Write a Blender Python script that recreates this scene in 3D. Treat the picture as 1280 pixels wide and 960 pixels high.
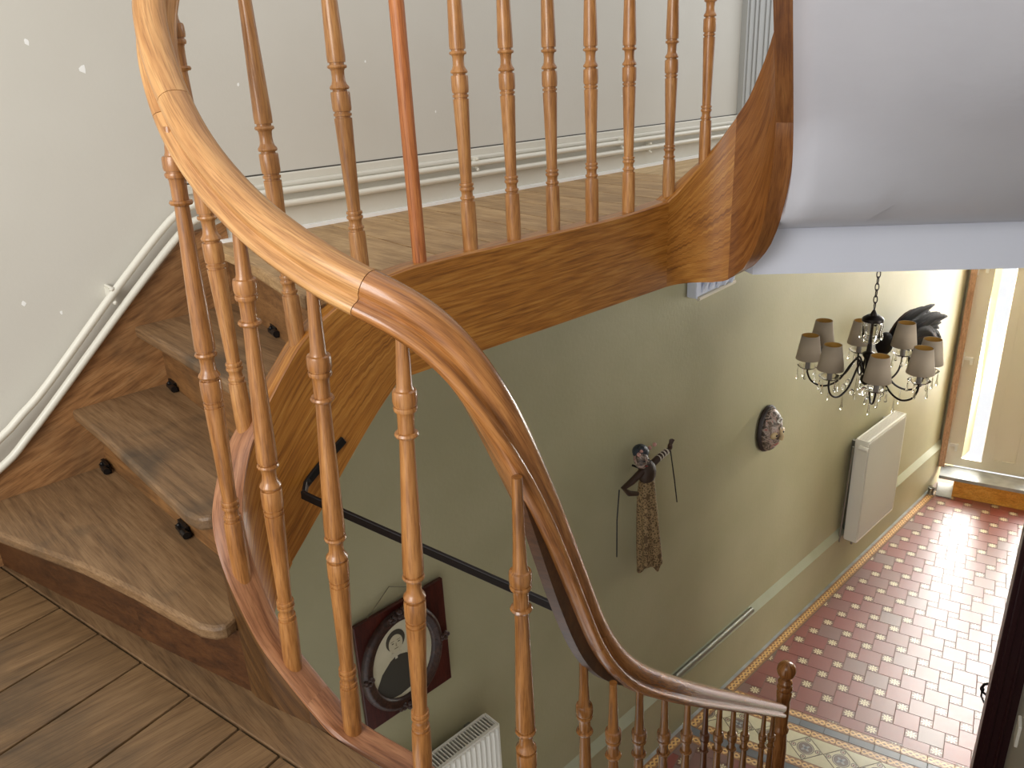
import bpy, bmesh, math, random
from mathutils import Vector, Matrix
random.seed(7)
for o in list(bpy.data.objects): bpy.data.objects.remove(o, do_unlink=True)
SC = bpy.context.scene
COL = SC.collection

# ------------------------------------------------------------------ camera
cam = bpy.data.objects.new('camera', bpy.data.cameras.new('camera')); COL.objects.link(cam)
RIGHT = (0.691364, 0.720998, -0.046672); DOWN = (0.234080, -0.284636, -0.929618); FWD = (-0.683537, 0.631779, -0.365558)
M = Matrix.Identity(4)
for r in range(3):
    M[r][0] = RIGHT[r]; M[r][1] = -DOWN[r]; M[r][2] = -FWD[r]
M[0][3], M[1][3], M[2][3] = 2.295913, -4.753168, 4.061315
cam.matrix_world = M
cam.data.sensor_width = 36; cam.data.lens = 986.078 * 36 / 1280; cam.data.clip_start = 0.02
SC.camera = cam

# ------------------------------------------------------------------ world and big lights
W = bpy.data.worlds.new('sky'); SC.world = W; W.use_nodes = True
bg = W.node_tree.nodes['Background']; bg.inputs[0].default_value = (0.97, 0.985, 1.0, 1); bg.inputs[1].default_value = 0.55
def area_light(name, loc, target, sx, sy, power, col):
    l = bpy.data.lights.new(name, 'AREA'); l.shape = 'RECTANGLE'; l.size = sx; l.size_y = sy; l.energy = power; l.color = col
    o = bpy.data.objects.new(name, l); COL.objects.link(o); o.location = loc
    o.rotation_euler = (Vector(target) - Vector(loc)).to_track_quat('-Z', 'Y').to_euler(); return o
area_light('window_light_upper', (1.6, 2.6, 5.4), (0.9, -3.0, 3.9), 1.3, 1.6, 14, (1.0, 0.98, 0.95))
area_light('window_light_stair', (2.0, -6.8, 4.7), (1.0, -2.9, 3.7), 1.6, 1.8, 40, (1.0, 0.98, 0.94))
area_light('door_daylight', (0.42, 3.95, 2.1), (0.68, 1.0, 1.6), 1.5, 3.0, 300, (1.0, 0.98, 0.93))
area_light('side_room_fill', (3.3, -0.3, 1.9), (0.0, -0.6, 1.6), 1.4, 1.6, 30, (1.0, 0.98, 0.94))  # added fill lamp in an unseen side room, brightens the hall
SC.view_settings.view_transform = 'Standard'; SC.view_settings.look = 'None'
SC.view_settings.exposure = 1.0; SC.view_settings.gamma = 1.0; SC.view_settings.use_curve_mapping = False

# ------------------------------------------------------------------ helpers
def S(r, g, b):
    f = lambda c: ((c / 255 + 0.055) / 1.055) ** 2.4 if c > 10 else c / 255 / 12.92
    return (f(r), f(g), f(b), 1)
class MB:
    def __init__(s): s.v = []; s.f = []; s.uv = []
    def face(s, pts, uvs=None):
        i = len(s.v); s.v += [tuple(p) for p in pts]; s.f.append(list(range(i, i + len(pts))))
        s.uv.append(uvs or [(0, 0)] * len(pts))
    def box(s, x0, x1, y0, y1, z0, z1):
        i = len(s.v)
        s.v += [(x, y, z) for z in (z0, z1) for y in (y0, y1) for x in (x0, x1)]
        for q in ((0, 2, 3, 1), (4, 5, 7, 6), (0, 1, 5, 4), (2, 6, 7, 3), (0, 4, 6, 2), (1, 3, 7, 5)):
            s.f.append([i + k for k in q]); s.uv.append([(0, 0)] * 4)
    def prism(s, poly, z0, z1):
        n = len(poly); i = len(s.v)
        s.v += [(p[0], p[1], z0) for p in poly] + [(p[0], p[1], z1) for p in poly]
        s.f.append([i + k for k in range(n)][::-1]); s.uv.append([(0, 0)] * n)
        s.f.append([i + n + k for k in range(n)]); s.uv.append([(0, 0)] * n)
        for k in range(n):
            s.f.append([i + k, i + (k + 1) % n, i + n + (k + 1) % n, i + n + k]); s.uv.append([(0, 0)] * 4)
    def prism_x(s, poly, x0, x1):          # poly in (y, z)
        n = len(poly); i = len(s.v)
        s.v += [(x0, p[0], p[1]) for p in poly] + [(x1, p[0], p[1]) for p in poly]
        s.f.append([i + k for k in range(n)]); s.uv.append([(0, 0)] * n)
        s.f.append([i + n + k for k in range(n)][::-1]); s.uv.append([(0, 0)] * n)
        for k in range(n):
            s.f.append([i + k, i + n + k, i + n + (k + 1) % n, i + (k + 1) % n]); s.uv.append([(0, 0)] * 4)
    def grid(s, rows, closed=False, cap=False, uvlen=True):
        # rows: list of rings; closed: ring is a loop
        nr = len(rows); n = len(rows[0]); i = len(s.v)
        for r in rows: s.v += [tuple(p) for p in r]
        acc = [0.0]
        for a in range(1, nr): acc.append(acc[-1] + (Vector(rows[a][0]) - Vector(rows[a - 1][0])).length)
        per = [0.0]
        for k in range(1, n + 1): per.append(per[-1] + (Vector(rows[0][k % n]) - Vector(rows[0][k - 1])).length)
        m = n if closed else n - 1
        for a in range(nr - 1):
            for k in range(m):
                k2 = (k + 1) % n
                s.f.append([i + a * n + k, i + a * n + k2, i + (a + 1) * n + k2, i + (a + 1) * n + k])
                s.uv.append([(acc[a], per[k]), (acc[a], per[k + 1]), (acc[a + 1], per[k + 1]), (acc[a + 1], per[k])])
        if cap:
            s.f.append([i + k for k in range(n)][::-1]); s.uv.append([(0, per[k]) for k in range(n)])
            s.f.append([i + (nr - 1) * n + k for k in range(n)]); s.uv.append([(acc[-1], per[k]) for k in range(n)])
    def tube(s, pts, r, n=8, cap=True, rads=None):
        pts = [Vector(p) for p in pts]; rows = []
        up = None
        for a, p in enumerate(pts):
            t = (pts[min(a + 1, len(pts) - 1)] - pts[max(a - 1, 0)]).normalized()
            if up is None:
                up = Vector((0, 0, 1)) if abs(t.z) < .9 else Vector((1, 0, 0))
            e1 = t.cross(up).normalized(); e2 = e1.cross(t).normalized(); up = e2
            rr = rads[a] if rads else r
            rows.append([p + rr * (math.cos(2 * math.pi * k / n) * e1 + math.sin(2 * math.pi * k / n) * e2) for k in range(n)])
        s.grid(rows, True, cap)
    def lathe(s, prof, n=20, base=(0, 0, 0), axis=None, cap=True):
        # prof: (height, radius); axis: top point so that the lathe leans
        b = Vector(base); d = Vector((0, 0, 1)) if axis is None else (Vector(axis) - b).normalized()
        e1 = d.cross(Vector((0, 1, 0))).normalized(); e2 = d.cross(e1).normalized()
        rows = [[b + d * h + r * (math.cos(-2 * math.pi * k / n) * e1 + math.sin(-2 * math.pi * k / n) * e2) for k in range(n)] for h, r in prof]
        s.grid(rows, True, cap)
    def ball(s, c, rx, ry=None, rz=None, n=12, m=8):
        ry = ry or rx; rz = rz or rx; c = Vector(c)
        rows = []
        for a in range(m + 1):
            t = math.pi * a / m; q = max(math.sin(t), 1e-3)
            rows.append([c + Vector((rx * q * math.cos(2 * math.pi * k / n), ry * q * math.sin(2 * math.pi * k / n), -rz * math.cos(t))) for k in range(n)])
        s.grid(rows, True, True)
    def build(s, name, mat, parent=None, smooth=False, bevel=0, loc=None, auto=None):
        me = bpy.data.meshes.new(name); me.from_pydata(s.v, [], s.f)
        ul = me.uv_layers.new(name='UVMap'); k = 0
        for uvs in s.uv:
            for u in uvs: ul.data[k].uv = u; k += 1
        bm = bmesh.new(); bm.from_mesh(me)
        bmesh.ops.remove_doubles(bm, verts=bm.verts, dist=1e-5)
        bmesh.ops.recalc_face_normals(bm, faces=bm.faces); bm.to_mesh(me); bm.free()
        if smooth:
            for p in me.polygons: p.use_smooth = True
            me.set_sharp_from_angle(angle=math.radians(auto or 38))
        me.materials.append(mat)
        o = bpy.data.objects.new(name, me); COL.objects.link(o)
        if parent: o.parent = parent
        if loc: o.location = loc
        if bevel:
            b = o.modifiers.new('bevel', 'BEVEL'); b.width = bevel; b.segments = 2; b.limit_method = 'ANGLE'
        return o
def tag(o, label, cat, group=None, kind=None):
    if label: o['label'] = label
    if cat: o['category'] = cat
    if group: o['group'] = group
    if kind: o['kind'] = kind
    return o
def struct(o, label=None): o['kind'] = 'structure'; 
def st(o, label, cat):
    o['kind'] = 'structure'; o['label'] = label; o['category'] = cat; return o
def empty(name, loc=(0, 0, 0), rz=0):
    o = bpy.data.objects.new(name, None); COL.objects.link(o); o.location = loc; o.rotation_euler = (0, 0, rz); o.empty_display_size = .05; return o
def spline(pts, step=0.02):
    # Catmull-Rom through points of any dimension
    P = [list(p) for p in pts]; out = []
    P = [[2 * a - b for a, b in zip(P[0], P[1])]] + P + [[2 * a - b for a, b in zip(P[-1], P[-2])]]
    for i in range(1, len(P) - 2):
        p0, p1, p2, p3 = P[i - 1:i + 3]
        L = math.dist(p1[:3], p2[:3]); n = max(1, int(L / step))
        for k in range(n):
            t = k / n
            out.append([0.5 * (2 * b + (c - a) * t + (2 * a - 5 * b + 4 * c - d) * t * t + (3 * b - a - 3 * c + d) * t ** 3) for a, b, c, d in zip(p0, p1, p2, p3)])
    out.append(P[-2]); return out

# ------------------------------------------------------------------ materials
def nt(name, rough=.5, spec=.5):
    m = bpy.data.materials.new(name); m.use_nodes = True
    n = m.node_tree.nodes; l = m.node_tree.links; b = n['Principled BSDF']
    b.inputs['Roughness'].default_value = rough; b.inputs['Specular IOR Level'].default_value = spec
    return m, n, l, b
def plain(name, c, rough=.5, metal=0, spec=.5):
    m, n, l, b = nt(name, rough, spec); b.inputs['Base Color'].default_value = c; b.inputs['Metallic'].default_value = metal; return m
def ramp(n, stops):
    r = n.new('ShaderNodeValToRGB'); e = r.color_ramp.elements
    e[0].position, e[0].color = stops[0]; e[1].position, e[1].color = stops[-1]
    for p, c in stops[1:-1]:
        x = e.new(p); x.color = c
    return r
def wood(name, dark, mid, light, rough=.35, scale=(3, 30, 30), coord='UV', rings=6.0, var=.12, bump=.08, stain=None, coat=.0, rot=None):
    m, n, l, b = nt(name, rough)
    tc = n.new('ShaderNodeTexCoord'); mp = n.new('ShaderNodeMapping'); mp.inputs['Scale'].default_value = scale
    pre = tc.outputs[coord]
    if rot:
        m0 = n.new('ShaderNodeMapping'); m0.inputs['Rotation'].default_value = rot; l.new(pre, m0.inputs['Vector']); pre = m0.outputs[0]
    oi = n.new('ShaderNodeObjectInfo'); ml = n.new('ShaderNodeMath'); ml.operation = 'MULTIPLY'; ml.inputs[1].default_value = 37.0
    l.new(oi.outputs['Random'], ml.inputs[0]); cx = n.new('ShaderNodeCombineXYZ')
    for k in range(3): l.new(ml.outputs[0], cx.inputs[k])
    l.new(cx.outputs[0], mp.inputs['Location']); l.new(pre, mp.inputs['Vector'])
    low = n.new('ShaderNodeTexNoise'); low.inputs['Scale'].default_value = .5; low.inputs['Detail'].default_value = 3; l.new(mp.outputs[0], low.inputs['Vector'])
    # growth rings: sine of a distorted low frequency field
    mu = n.new('ShaderNodeMath'); mu.operation = 'MULTIPLY'; mu.inputs[1].default_value = rings * 6.28; l.new(low.outputs['Fac'], mu.inputs[0])
    sn = n.new('ShaderNodeMath'); sn.operation = 'SINE'; l.new(mu.outputs[0], sn.inputs[0])
    fine = n.new('ShaderNodeTexNoise'); fine.inputs['Scale'].default_value = 4; fine.inputs['Detail'].default_value = 6; fine.inputs['Roughness'].default_value = .65; l.new(mp.outputs[0], fine.inputs['Vector'])
    a1 = n.new('ShaderNodeMath'); a1.operation = 'MULTIPLY_ADD'; a1.inputs[1].default_value = .10; a1.inputs[2].default_value = .0; l.new(sn.outputs[0], a1.inputs[0])
    a2 = n.new('ShaderNodeMath'); a2.operation = 'ADD'; l.new(fine.outputs['Fac'], a2.inputs[0]); l.new(a1.outputs[0], a2.inputs[1])
    r = ramp(n, [(.16, dark), (.5, mid), (.84, light)]); l.new(a2.outputs[0], r.inputs[0])
    mp2 = n.new('ShaderNodeVectorMath'); mp2.operation = 'MULTIPLY'; mp2.inputs[1].default_value = (1.6, 3.4, 3.4) if scale[0] <= scale[1] else (3.4, 1.6, 3.4); l.new(mp.outputs[0], mp2.inputs[0])
    po = n.new('ShaderNodeTexNoise'); po.inputs['Scale'].default_value = 5; po.inputs['Detail'].default_value = 3; l.new(mp2.outputs[0], po.inputs['Vector'])
    rp = ramp(n, [(.36, (.62, .56, .50, 1)), (.52, (1, 1, 1, 1))]); l.new(po.outputs['Fac'], rp.inputs[0])
    mm_ = n.new('ShaderNodeMixRGB'); mm_.blend_type = 'MULTIPLY'; mm_.inputs[0].default_value = .75; l.new(r.outputs[0], mm_.inputs[1]); l.new(rp.outputs[0], mm_.inputs[2])
    col = mm_.outputs[0]
    if stain:
        sc, amount, colr = stain
        ns = n.new('ShaderNodeTexNoise'); ns.inputs['Scale'].default_value = sc; ns.inputs['Detail'].default_value = 5; ns.inputs['Distortion'].default_value = 1.2
        l.new(tc.outputs['Object'], ns.inputs['Vector'])
        rs = ramp(n, [(.48, (0, 0, 0, 1)), (.72, (amount, amount, amount, 1))]); l.new(ns.outputs['Fac'], rs.inputs[0])
        mx = n.new('ShaderNodeMixRGB'); l.new(rs.outputs[0], mx.inputs[0]); l.new(col, mx.inputs[1]); mx.inputs[2].default_value = colr; col = mx.outputs[0]
    hv = n.new('ShaderNodeHueSaturation'); va = n.new('ShaderNodeMath'); va.operation = 'MULTIPLY_ADD'; va.inputs[1].default_value = var * 2; va.inputs[2].default_value = 1 - var
    l.new(oi.outputs['Random'], va.inputs[0]); l.new(va.outputs[0], hv.inputs['Value']); l.new(col, hv.inputs['Color']); l.new(hv.outputs[0], b.inputs['Base Color'])
    bp = n.new('ShaderNodeBump'); bp.inputs['Strength'].default_value = bump; bp.inputs['Distance'].default_value = .004; l.new(a2.outputs[0], bp.inputs['Height']); l.new(bp.outputs[0], b.inputs['Normal'])
    b.inputs['Coat Weight'].default_value = coat; b.inputs['Coat Roughness'].default_value = .15
    return m
def plaster(name, c1, c2, scale=3.0, rough=.8, bump=.06, fs=60, spec=.3):
    m, n, l, b = nt(name, rough, spec)
    tc = n.new('ShaderNodeTexCoord'); a = n.new('ShaderNodeTexNoise'); a.inputs['Scale'].default_value = scale; a.inputs['Detail'].default_value = 5; l.new(tc.outputs['Object'], a.inputs['Vector'])
    r = ramp(n, [(.3, c1), (.7, c2)]); l.new(a.outputs['Fac'], r.inputs[0]); l.new(r.outputs[0], b.inputs['Base Color'])
    f = n.new('ShaderNodeTexNoise'); f.inputs['Scale'].default_value = fs; f.inputs['Detail'].default_value = 4; l.new(tc.outputs['Object'], f.inputs['Vector'])
    ad = n.new('ShaderNodeMath'); ad.operation = 'MULTIPLY_ADD'; ad.inputs[1].default_value = .35; l.new(f.outputs['Fac'], ad.inputs[0]); l.new(a.outputs['Fac'], ad.inputs[2])
    bp = n.new('ShaderNodeBump'); bp.inputs['Strength'].default_value = bump * 3; bp.inputs['Distance'].default_value = .01; l.new(ad.outputs[0], bp.inputs['Height']); l.new(bp.outputs[0], b.inputs['Normal'])
    return m
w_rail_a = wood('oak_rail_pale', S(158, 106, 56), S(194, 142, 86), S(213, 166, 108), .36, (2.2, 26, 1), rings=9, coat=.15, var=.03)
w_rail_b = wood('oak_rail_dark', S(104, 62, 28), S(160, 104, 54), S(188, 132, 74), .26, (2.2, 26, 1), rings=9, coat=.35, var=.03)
w_bal = wood('turned_baluster_wood', S(130, 82, 40), S(174, 120, 66), S(196, 146, 90), .33, (3, 22, 1), rings=5, coat=.2, var=.10)
w_bal_d = wood('dark_baluster_wood', S(60, 32, 16), S(92, 52, 26), S(120, 72, 36), .3, (3, 22, 1), rings=5, coat=.3, var=.08)
w_bal2 = wood('varnished_baluster_wood', S(84, 50, 22), S(134, 88, 44), S(160, 110, 60), .25, (3, 22, 1), rings=5, coat=.4, var=.08)
w_bal_near = wood('near_baluster_wood', S(116, 72, 34), S(158, 106, 56), S(182, 130, 76), .3, (3, 22, 1), rings=5, coat=.3, var=.08)
w_red = wood('reddish_pine_rod', S(118, 58, 22), S(186, 112, 60), S(206, 136, 78), .45, (3, 70, 1), rings=10, var=.02)
w_string = wood('string_board_wood', S(114, 66, 18), S(170, 110, 42), S(194, 140, 66), .35, (2, 22, 22), 'Object', rings=9, coat=.12, var=.05)
w_string_uv = wood('string_swept_wood', S(114, 66, 18), S(170, 110, 42), S(194, 140, 66), .33, (1.7, 30, 1), 'UV', rings=12, coat=.15, var=.06)
w_string_d = wood('string_reddish_wood', S(110, 68, 42), S(152, 102, 68), S(176, 126, 88), .42, (2.5, 20, 1), 'UV', rings=7, var=.05)
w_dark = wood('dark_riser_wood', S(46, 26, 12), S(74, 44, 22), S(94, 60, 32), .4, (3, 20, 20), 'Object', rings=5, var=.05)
w_tread = wood('worn_tread_wood', S(94, 70, 46), S(128, 98, 66), S(152, 121, 86), .5, (1.6, 26, 26), 'Object', rings=4, var=.05, stain=(3.6, .7, S(62, 52, 40)), bump=.05)
w_plank = wood('old_floor_planks', S(86, 64, 40), S(114, 87, 57), S(134, 105, 72), .45, (20, 1.6, 20), 'Object', rings=4, var=.10, stain=(3.5, .75, S(58, 48, 36)), bump=.06)
w_land = wood('pale_landing_boards', S(136, 104, 66), S(176, 142, 98), S(198, 166, 122), .55, (2, 22, 22), 'Object', rings=4, var=.08, stain=(6, .4, S(130, 100, 68)), bump=.1)
w_wallstr = wood('wall_string_wood', S(104, 68, 38), S(150, 106, 64), S(172, 130, 86), .5, (4, 2.4, 15), 'Object', rings=14, var=.03, stain=(3, .55, S(84, 64, 44)), rot=(-.35, 0, 0))
w_orange = wood('golden_step_wood', S(190, 122, 40), S(222, 156, 62), S(236, 180, 88), .35, (2, 14, 14), 'Object', rings=4)
m_black = plain('black_iron', S(28, 25, 24), .38, .5)
m_wallup = plaster('upper_wall_paint', S(197, 193, 182), S(206, 203, 193), 1.2, .55, .03, 90)
m_green = plaster('green_wall_paint', S(168, 162, 128), S(178, 171, 138), 2.0, .5, .08, 50)
m_greentrim = plaster('green_ledge_paint', S(168, 170, 144), S(178, 180, 156), 4, .4, .03)
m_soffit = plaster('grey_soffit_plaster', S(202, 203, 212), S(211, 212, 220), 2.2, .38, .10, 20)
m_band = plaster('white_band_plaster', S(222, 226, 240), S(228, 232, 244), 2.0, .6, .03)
m_base = plaster('baseboard_paint', S(204, 200, 186), S(212, 208, 196), 3, .4, .03)
m_pipe = plain('painted_pipe', S(218, 214, 200), .3)
m_white = plain('white_enamel', S(236, 232, 220), .3)
m_radgrill = plain('radiator_grille_dark', S(70, 66, 60), .5)
m_cream = plain('cream_door_paint', S(226, 216, 194), .4)
m_metal = plain('grey_metal_conduit', S(150, 150, 142), .3, .8)
m_dpurple = plain('dark_purple_paint', S(46, 22, 26), .3)
m_greywall = plaster('grey_side_wall', S(170, 166, 156), S(180, 176, 166), 2, .7, .03)
m_grout = plain('tile_grout', S(120, 104, 92), .8)
m_stone = plaster('grey_stone', S(140, 142, 142), S(176, 178, 176), 9, .35, .08)
m_chip = plain('bare_white_plaster', S(238, 238, 234), .8)

# ------------------------------------------------------------------ setting: walls
# wall plane x = 0 runs along the hall; hall frame is turned by A about z
A = 0.26598
CA, SA = math.cos(A), math.sin(A)
W0 = (-0.251, -0.117)
HX, HY = -(CA * W0[0] - SA * W0[1]), -(SA * W0[0] + CA * W0[1])
def hall(x, y): return (HX + CA * x - SA * y, HY + SA * x + CA * y)
ROW = Vector((CA, SA, 0)); ALONG = Vector((-SA, CA, 0))

b = MB(); b.prism_x([(-6.5, -.05), (4.2, -.05), (4.2, 3.5), (-3.80, 3.5), (-4.62, 2.88), (-6.5, 2.88)], -.2, 0)
wl = st(b.build('wall_left', m_green), 'sage green lower wall running the length of the hall', 'wall')
b = MB(); b.prism_x([(-6.5, 2.88), (-4.62, 2.88), (-3.80, 3.5), (4.2, 3.5), (4.2, 6.6), (-6.5, 6.6)], -.2, 0)
wu = st(b.build('wall_left', m_wallup), 'pale grey upper wall beside the steps and landing', 'wall')
# chips of missing paint
for (y, z, s) in [(-4.163, 4.187, .011), (-4.05, 4.122, .013), (-3.643, 4.07, .007), (-4.319, 3.572, .008), (-4.24, 3.53, .006), (-2.93, 3.95, .006), (-3.2, 4.12, .005), (-3.56, 4.02, .006), (-3.83, 4.28, .008), (-1.9, 3.95, .006)]:
    b = MB(); n = 7
    poly = [(y + s * random.uniform(.5, 1) * math.cos(2 * math.pi * k / n) * .8, z + s * random.uniform(.5, 1.1) * math.sin(2 * math.pi * k / n)) for k in range(n)]
    b.prism_x(poly, -.001, .0006); b.build('paint_chip', m_chip, wu)

# thickened lower wall with sloping ledge
b = MB(); b.prism_x([(-4.2, 0), (3.16, 0), (3.16, .41), (-4.2, .41)], -.01, .028)
tr = st(b.build('trim_1', m_green), 'low green dado along the foot of the hall wall', 'wall trim')
b = MB()
b.v += [(0, -4.2, .47), (0, 3.16, .47), (.034, 3.16, .41), (.034, -4.2, .41), (0, -4.2, .40), (0, 3.16, .40)]
for q in ((0, 1, 2, 3), (3, 2, 5, 4), (4, 5, 1, 0)): b.f.append(list(q)); b.uv.append([(0, 0)] * 4)
for q in ((0, 3, 4), (1, 5, 2)): b.f.append(list(q)); b.uv.append([(0, 0)] * 3)
b.build('ledge', m_greentrim, tr)

# baseboard on the landing
b = MB(); b.prism_x([(-3.79, 3.64), (-.95, 3.64), (-.95, 3.785), (-3.79, 3.785)], 0, .02)
bb = st(b.build('baseboard_left', m_base), 'painted baseboard along the landing wall', 'baseboard')
b = MB(); b.prism_x([(-3.86, 3.785), (-.95, 3.785), (-.95, 3.812), (-3.86, 3.812)], 0, .012); b.build('top_moulding', m_base, bb, bevel=.004)
b = MB(); b.prism_x([(-3.79, 3.77), (-.95, 3.77), (-.95, 3.788), (-3.79, 3.788)], 0, .026); b.build('bead_moulding', m_base, bb, bevel=.006)
b = MB(); b.prism_x([(-3.86, 3.812), (-.95, 3.812), (-.95, 3.816), (-3.86, 3.816)], 0, .002); b.build('painted_shadow_gap', m_radgrill, bb)  # dark strip, its colour stands for the shade in the gap
b = MB(); b.prism_x([(-3.79, 3.64), (-.95, 3.64), (-.95, 3.65), (-3.79, 3.65)], 0, .045); b.build('floor_strip', m_chip, bb)

# right wall beside the flight, and hall right wall beyond the dark door
def wr(y): return 1.77 - .2725 * (y + 1.24)
b = MB(); y0, y1 = -6.3, -1.26
b.prism([(wr(y0), y0), (wr(y0) + .2, y0), (wr(y1) + .2, y1), (wr(y1), y1)], -.05, 5.2)
st(b.build('wall_right', m_greywall), 'grey side wall with the light switch next to the dark door frame', 'wall')
b = MB(); b.prism([(1.78, -.1), (1.98, -.1), (1.66, 4.0), (1.46, 4.0)], -.05, 3.40)
st(b.build('wall_right', m_green), 'far side wall of the hall beyond the dark door', 'wall')

# hall ceiling slab with the white band facing the stairwell
band = [(.965, -2.405), (1.62, -1.832), (1.94, -1.55)]
poly = [(0, -2.3), (.80, -2.3), band[0], band[1], band[2], (2.0, 4.0), (-.0, 4.0)]
b = MB(); b.prism(poly, 3.40, 3.58)
st(b.build('ceiling', m_band), 'white ceiling slab above the hall with its band facing the stairwell', 'ceiling')

# front door wall
def hbox(b, x0, x1, y0, y1, z0, z1):
    b.prism([hall(x0, y0), hall(x1, y0), hall(x1, y1), hall(x0, y1)], z0, z1)
b = MB()
hbox(b, .30, .60, 2.92, 3.14, 0, 3.40); hbox(b, 1.66, 2.6, 2.92, 3.14, 0, 3.40); hbox(b, .60, 1.66, 2.92, 3.14, 3.32, 3.40)
st(b.build('wall_front', m_green), 'end wall of the hall around the front door', 'wall')
# stone step and door
b = MB(); hbox(b, .62, 1.72, 2.655, 2.92, .17, .205)
ds = tag(b.build('door_step', m_stone, bevel=.004), 'grey stone doorstep with golden wooden riser below the front door', 'step')
b = MB(); hbox(b, .755, 1.72, 2.662, 2.90, 0, .17); b.build('riser', w_orange, ds)
b = MB(); hbox(b, .62, .755, 2.60, 2.90, 0, .012); b.build('corner_stone', m_stone, ds)

door = empty('door_1'); st(door, 'cream front door with tall narrow glass pane at the end of the hall', 'door')
wj = wood('door_jamb_wood', S(150, 104, 76), S(190, 146, 112), S(206, 168, 136), .5, (20, 20, 2), 'Object')
b = MB(); hbox(b, .595, .648, 2.86, 3.0, .2, 3.32); hbox(b, 1.63, 1.66, 2.86, 3.0, .2, 3.32); hbox(b, .648, 1.63, 2.86, 3.0, 2.34, 2.40); hbox(b, .648, 1.63, 2.86, 3.0, 3.28, 3.32); b.build('frame', wj, door)
b = MB()
hbox(b, .645, .785, 2.925, 2.965, .215, 2.335); hbox(b, .955, 1.42, 2.925, 2.965, .215, 2.335); hbox(b, 1.42, 1.62, 2.925, 2.965, .215, .34); hbox(b, .785, .955, 2.925, 2.965, .215, .30); hbox(b, .785, .955, 2.925, 2.965, 2.28, 2.335)
lf = b.build('leaf', m_cream, door)
b = MB()
hbox(b, 1.035, 1.05, 2.915, 2.927, .33, 2.28); hbox(b, 1.035, 1.25, 2.915, 2.927, .33, .345); hbox(b, 1.235, 1.25, 2.915, 2.927, .33, 2.28); b.build('panel_moulding', m_cream, lf)
gl, gn, gk, gb = nt('door_glass', .02); 
tb = gn.new('ShaderNodeBsdfTransparent'); gg = gn.new('ShaderNodeBsdfGlossy'); gg.inputs['Roughness'].default_value = .03; mxs = gn.new('ShaderNodeMixShader'); mxs.inputs[0].default_value = .06
gk.new(tb.outputs[0], mxs.inputs[1]); gk.new(gg.outputs[0], mxs.inputs[2]); gk.new(mxs.outputs[0], gn['Material Output'].inputs[0])
for gx0, gx1, gz, gt in ((.785, .955, .30, 2.28), (1.42, 1.62, .34, 2.335), (.648, 1.63, 2.40, 3.28)):  # middle entry: unseen strip of glass, added to let more daylight in
    b = MB(); hbox(b, gx0, gx1, 2.943, 2.949, gz, gt); b.build('glass_pane', gl, door)
for z in (.42, 1.33, 2.22):
    b = MB(); hbox(b, .63, .66, 2.90, 2.93, z - .07, z + .07); hbox(b, .66, .735, 2.905, 2.925, z + .0, z + .03); hbox(b, .71, .735, 2.895, 2.925, z - .04, z + .03); b.build('hinge', m_white, door, bevel=.003)

# door frame in the right wall, dark purple, with an open leaf behind it
dj = empty('door_2', (1.675, -1.34, 0)); st(dj, 'dark purple door frame with black iron handle on its open leaf', 'door')
J0 = Vector((1.675, -1.34, 0))
def jbox(b, u0, u1, v0, v1, z0, z1):
    b.prism([tuple((ROW * u + ALONG * v))[:2] for u, v in ((u0, v0), (u1, v0), (u1, v1), (u0, v1))], z0, z1)
b = MB(); jbox(b, .0, .16, 0, .12, 0, 2.6); b.build('jamb', m_dpurple, dj, bevel=.004)
b = MB(); jbox(b, .02, .045, -.012, .0, 0, 2.6); jbox(b, .075, .09, -.012, 0, 0, 2.6); b.build('jamb_moulding', m_dpurple, dj, bevel=.004)
b = MB(); jbox(b, 0, 1.2, 0, .12, 2.6, 2.72); b.build('head', m_dpurple, dj)
ld = Vector((-.160, .987, 0)); ln = Vector((-.987, -.160, 0)); l0 = ROW * .03 + ALONG * .13
b = MB(); b.prism([tuple(l0)[:2], tuple(l0 + ld * .78)[:2], tuple(l0 + ld * .78 - ln * .04)[:2], tuple(l0 - ln * .04)[:2]], .02, 2.45)
leaf2 = b.build('leaf', m_dpurple, dj)
hp = l0 + ld * .47
b = MB(); b.tube([hp + Vector((0, 0, .90 + dz)) + ln * o for dz, o in ((.055, .0), (.05, .03), (.03, .055), (0, .065), (-.02, .058), (-.03, .04), (-.02, .028))], .007)
b.tube([hp + Vector((0, 0, .90 + dz)) + ln * o for dz, o in ((-.015, .06), (-.05, .058), (-.085, .04), (-.11, .0))], .005)
b.ball(hp + Vector((0, 0, .895)) + ln * .06, .012, n=8, m=6); b.build('handle', m_black, leaf2, smooth=True)
hp = l0 + ld * .70
b = MB(); b.tube([hp + Vector((0, 0, z)) + ln * .035 for z in (1.10, 1.30)], .006); b.tube([hp + Vector((0, 0, 1.16)), hp + Vector((0, 0, 1.16)) + ln * .04], .006); b.ball(hp + Vector((0, 0, 1.1)) + ln * .035, .01, n=8, m=6); b.build('bolt_rod', m_black, leaf2, smooth=True)
sw = Vector((wr(-1.50), -1.50, 1.36))
b = MB(); b.box(-.012, .004, -.04, .04, -.055, .055)
tag(b.build('light_switch', m_white, bevel=.004, loc=sw), 'white switch plate on the grey wall beside the dark door frame', 'switch').rotation_euler = (0, 0, A)

# door casing on the landing wall, far end
b = MB(); b.box(0, .03, -.97, -.68, 3.64, 6.2)
tc2 = st(b.build('trim_2', plain('grey_casing_paint', S(166, 166, 162), .5)), 'grey moulded door casing at the far end of the landing', 'door casing')
for y in (-.95, -.90, -.86, -.80, -.755):
    b = MB(); b.box(.03, .036, y, y + .018, 3.64, 6.2); b.build('moulding', tc2.data.materials[0], tc2, bevel=.004)
b = MB(); b.box(0, .035, -.66, -.62, 3.64, 6.2); b.build('cream_edge', m_cream, tc2)

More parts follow.
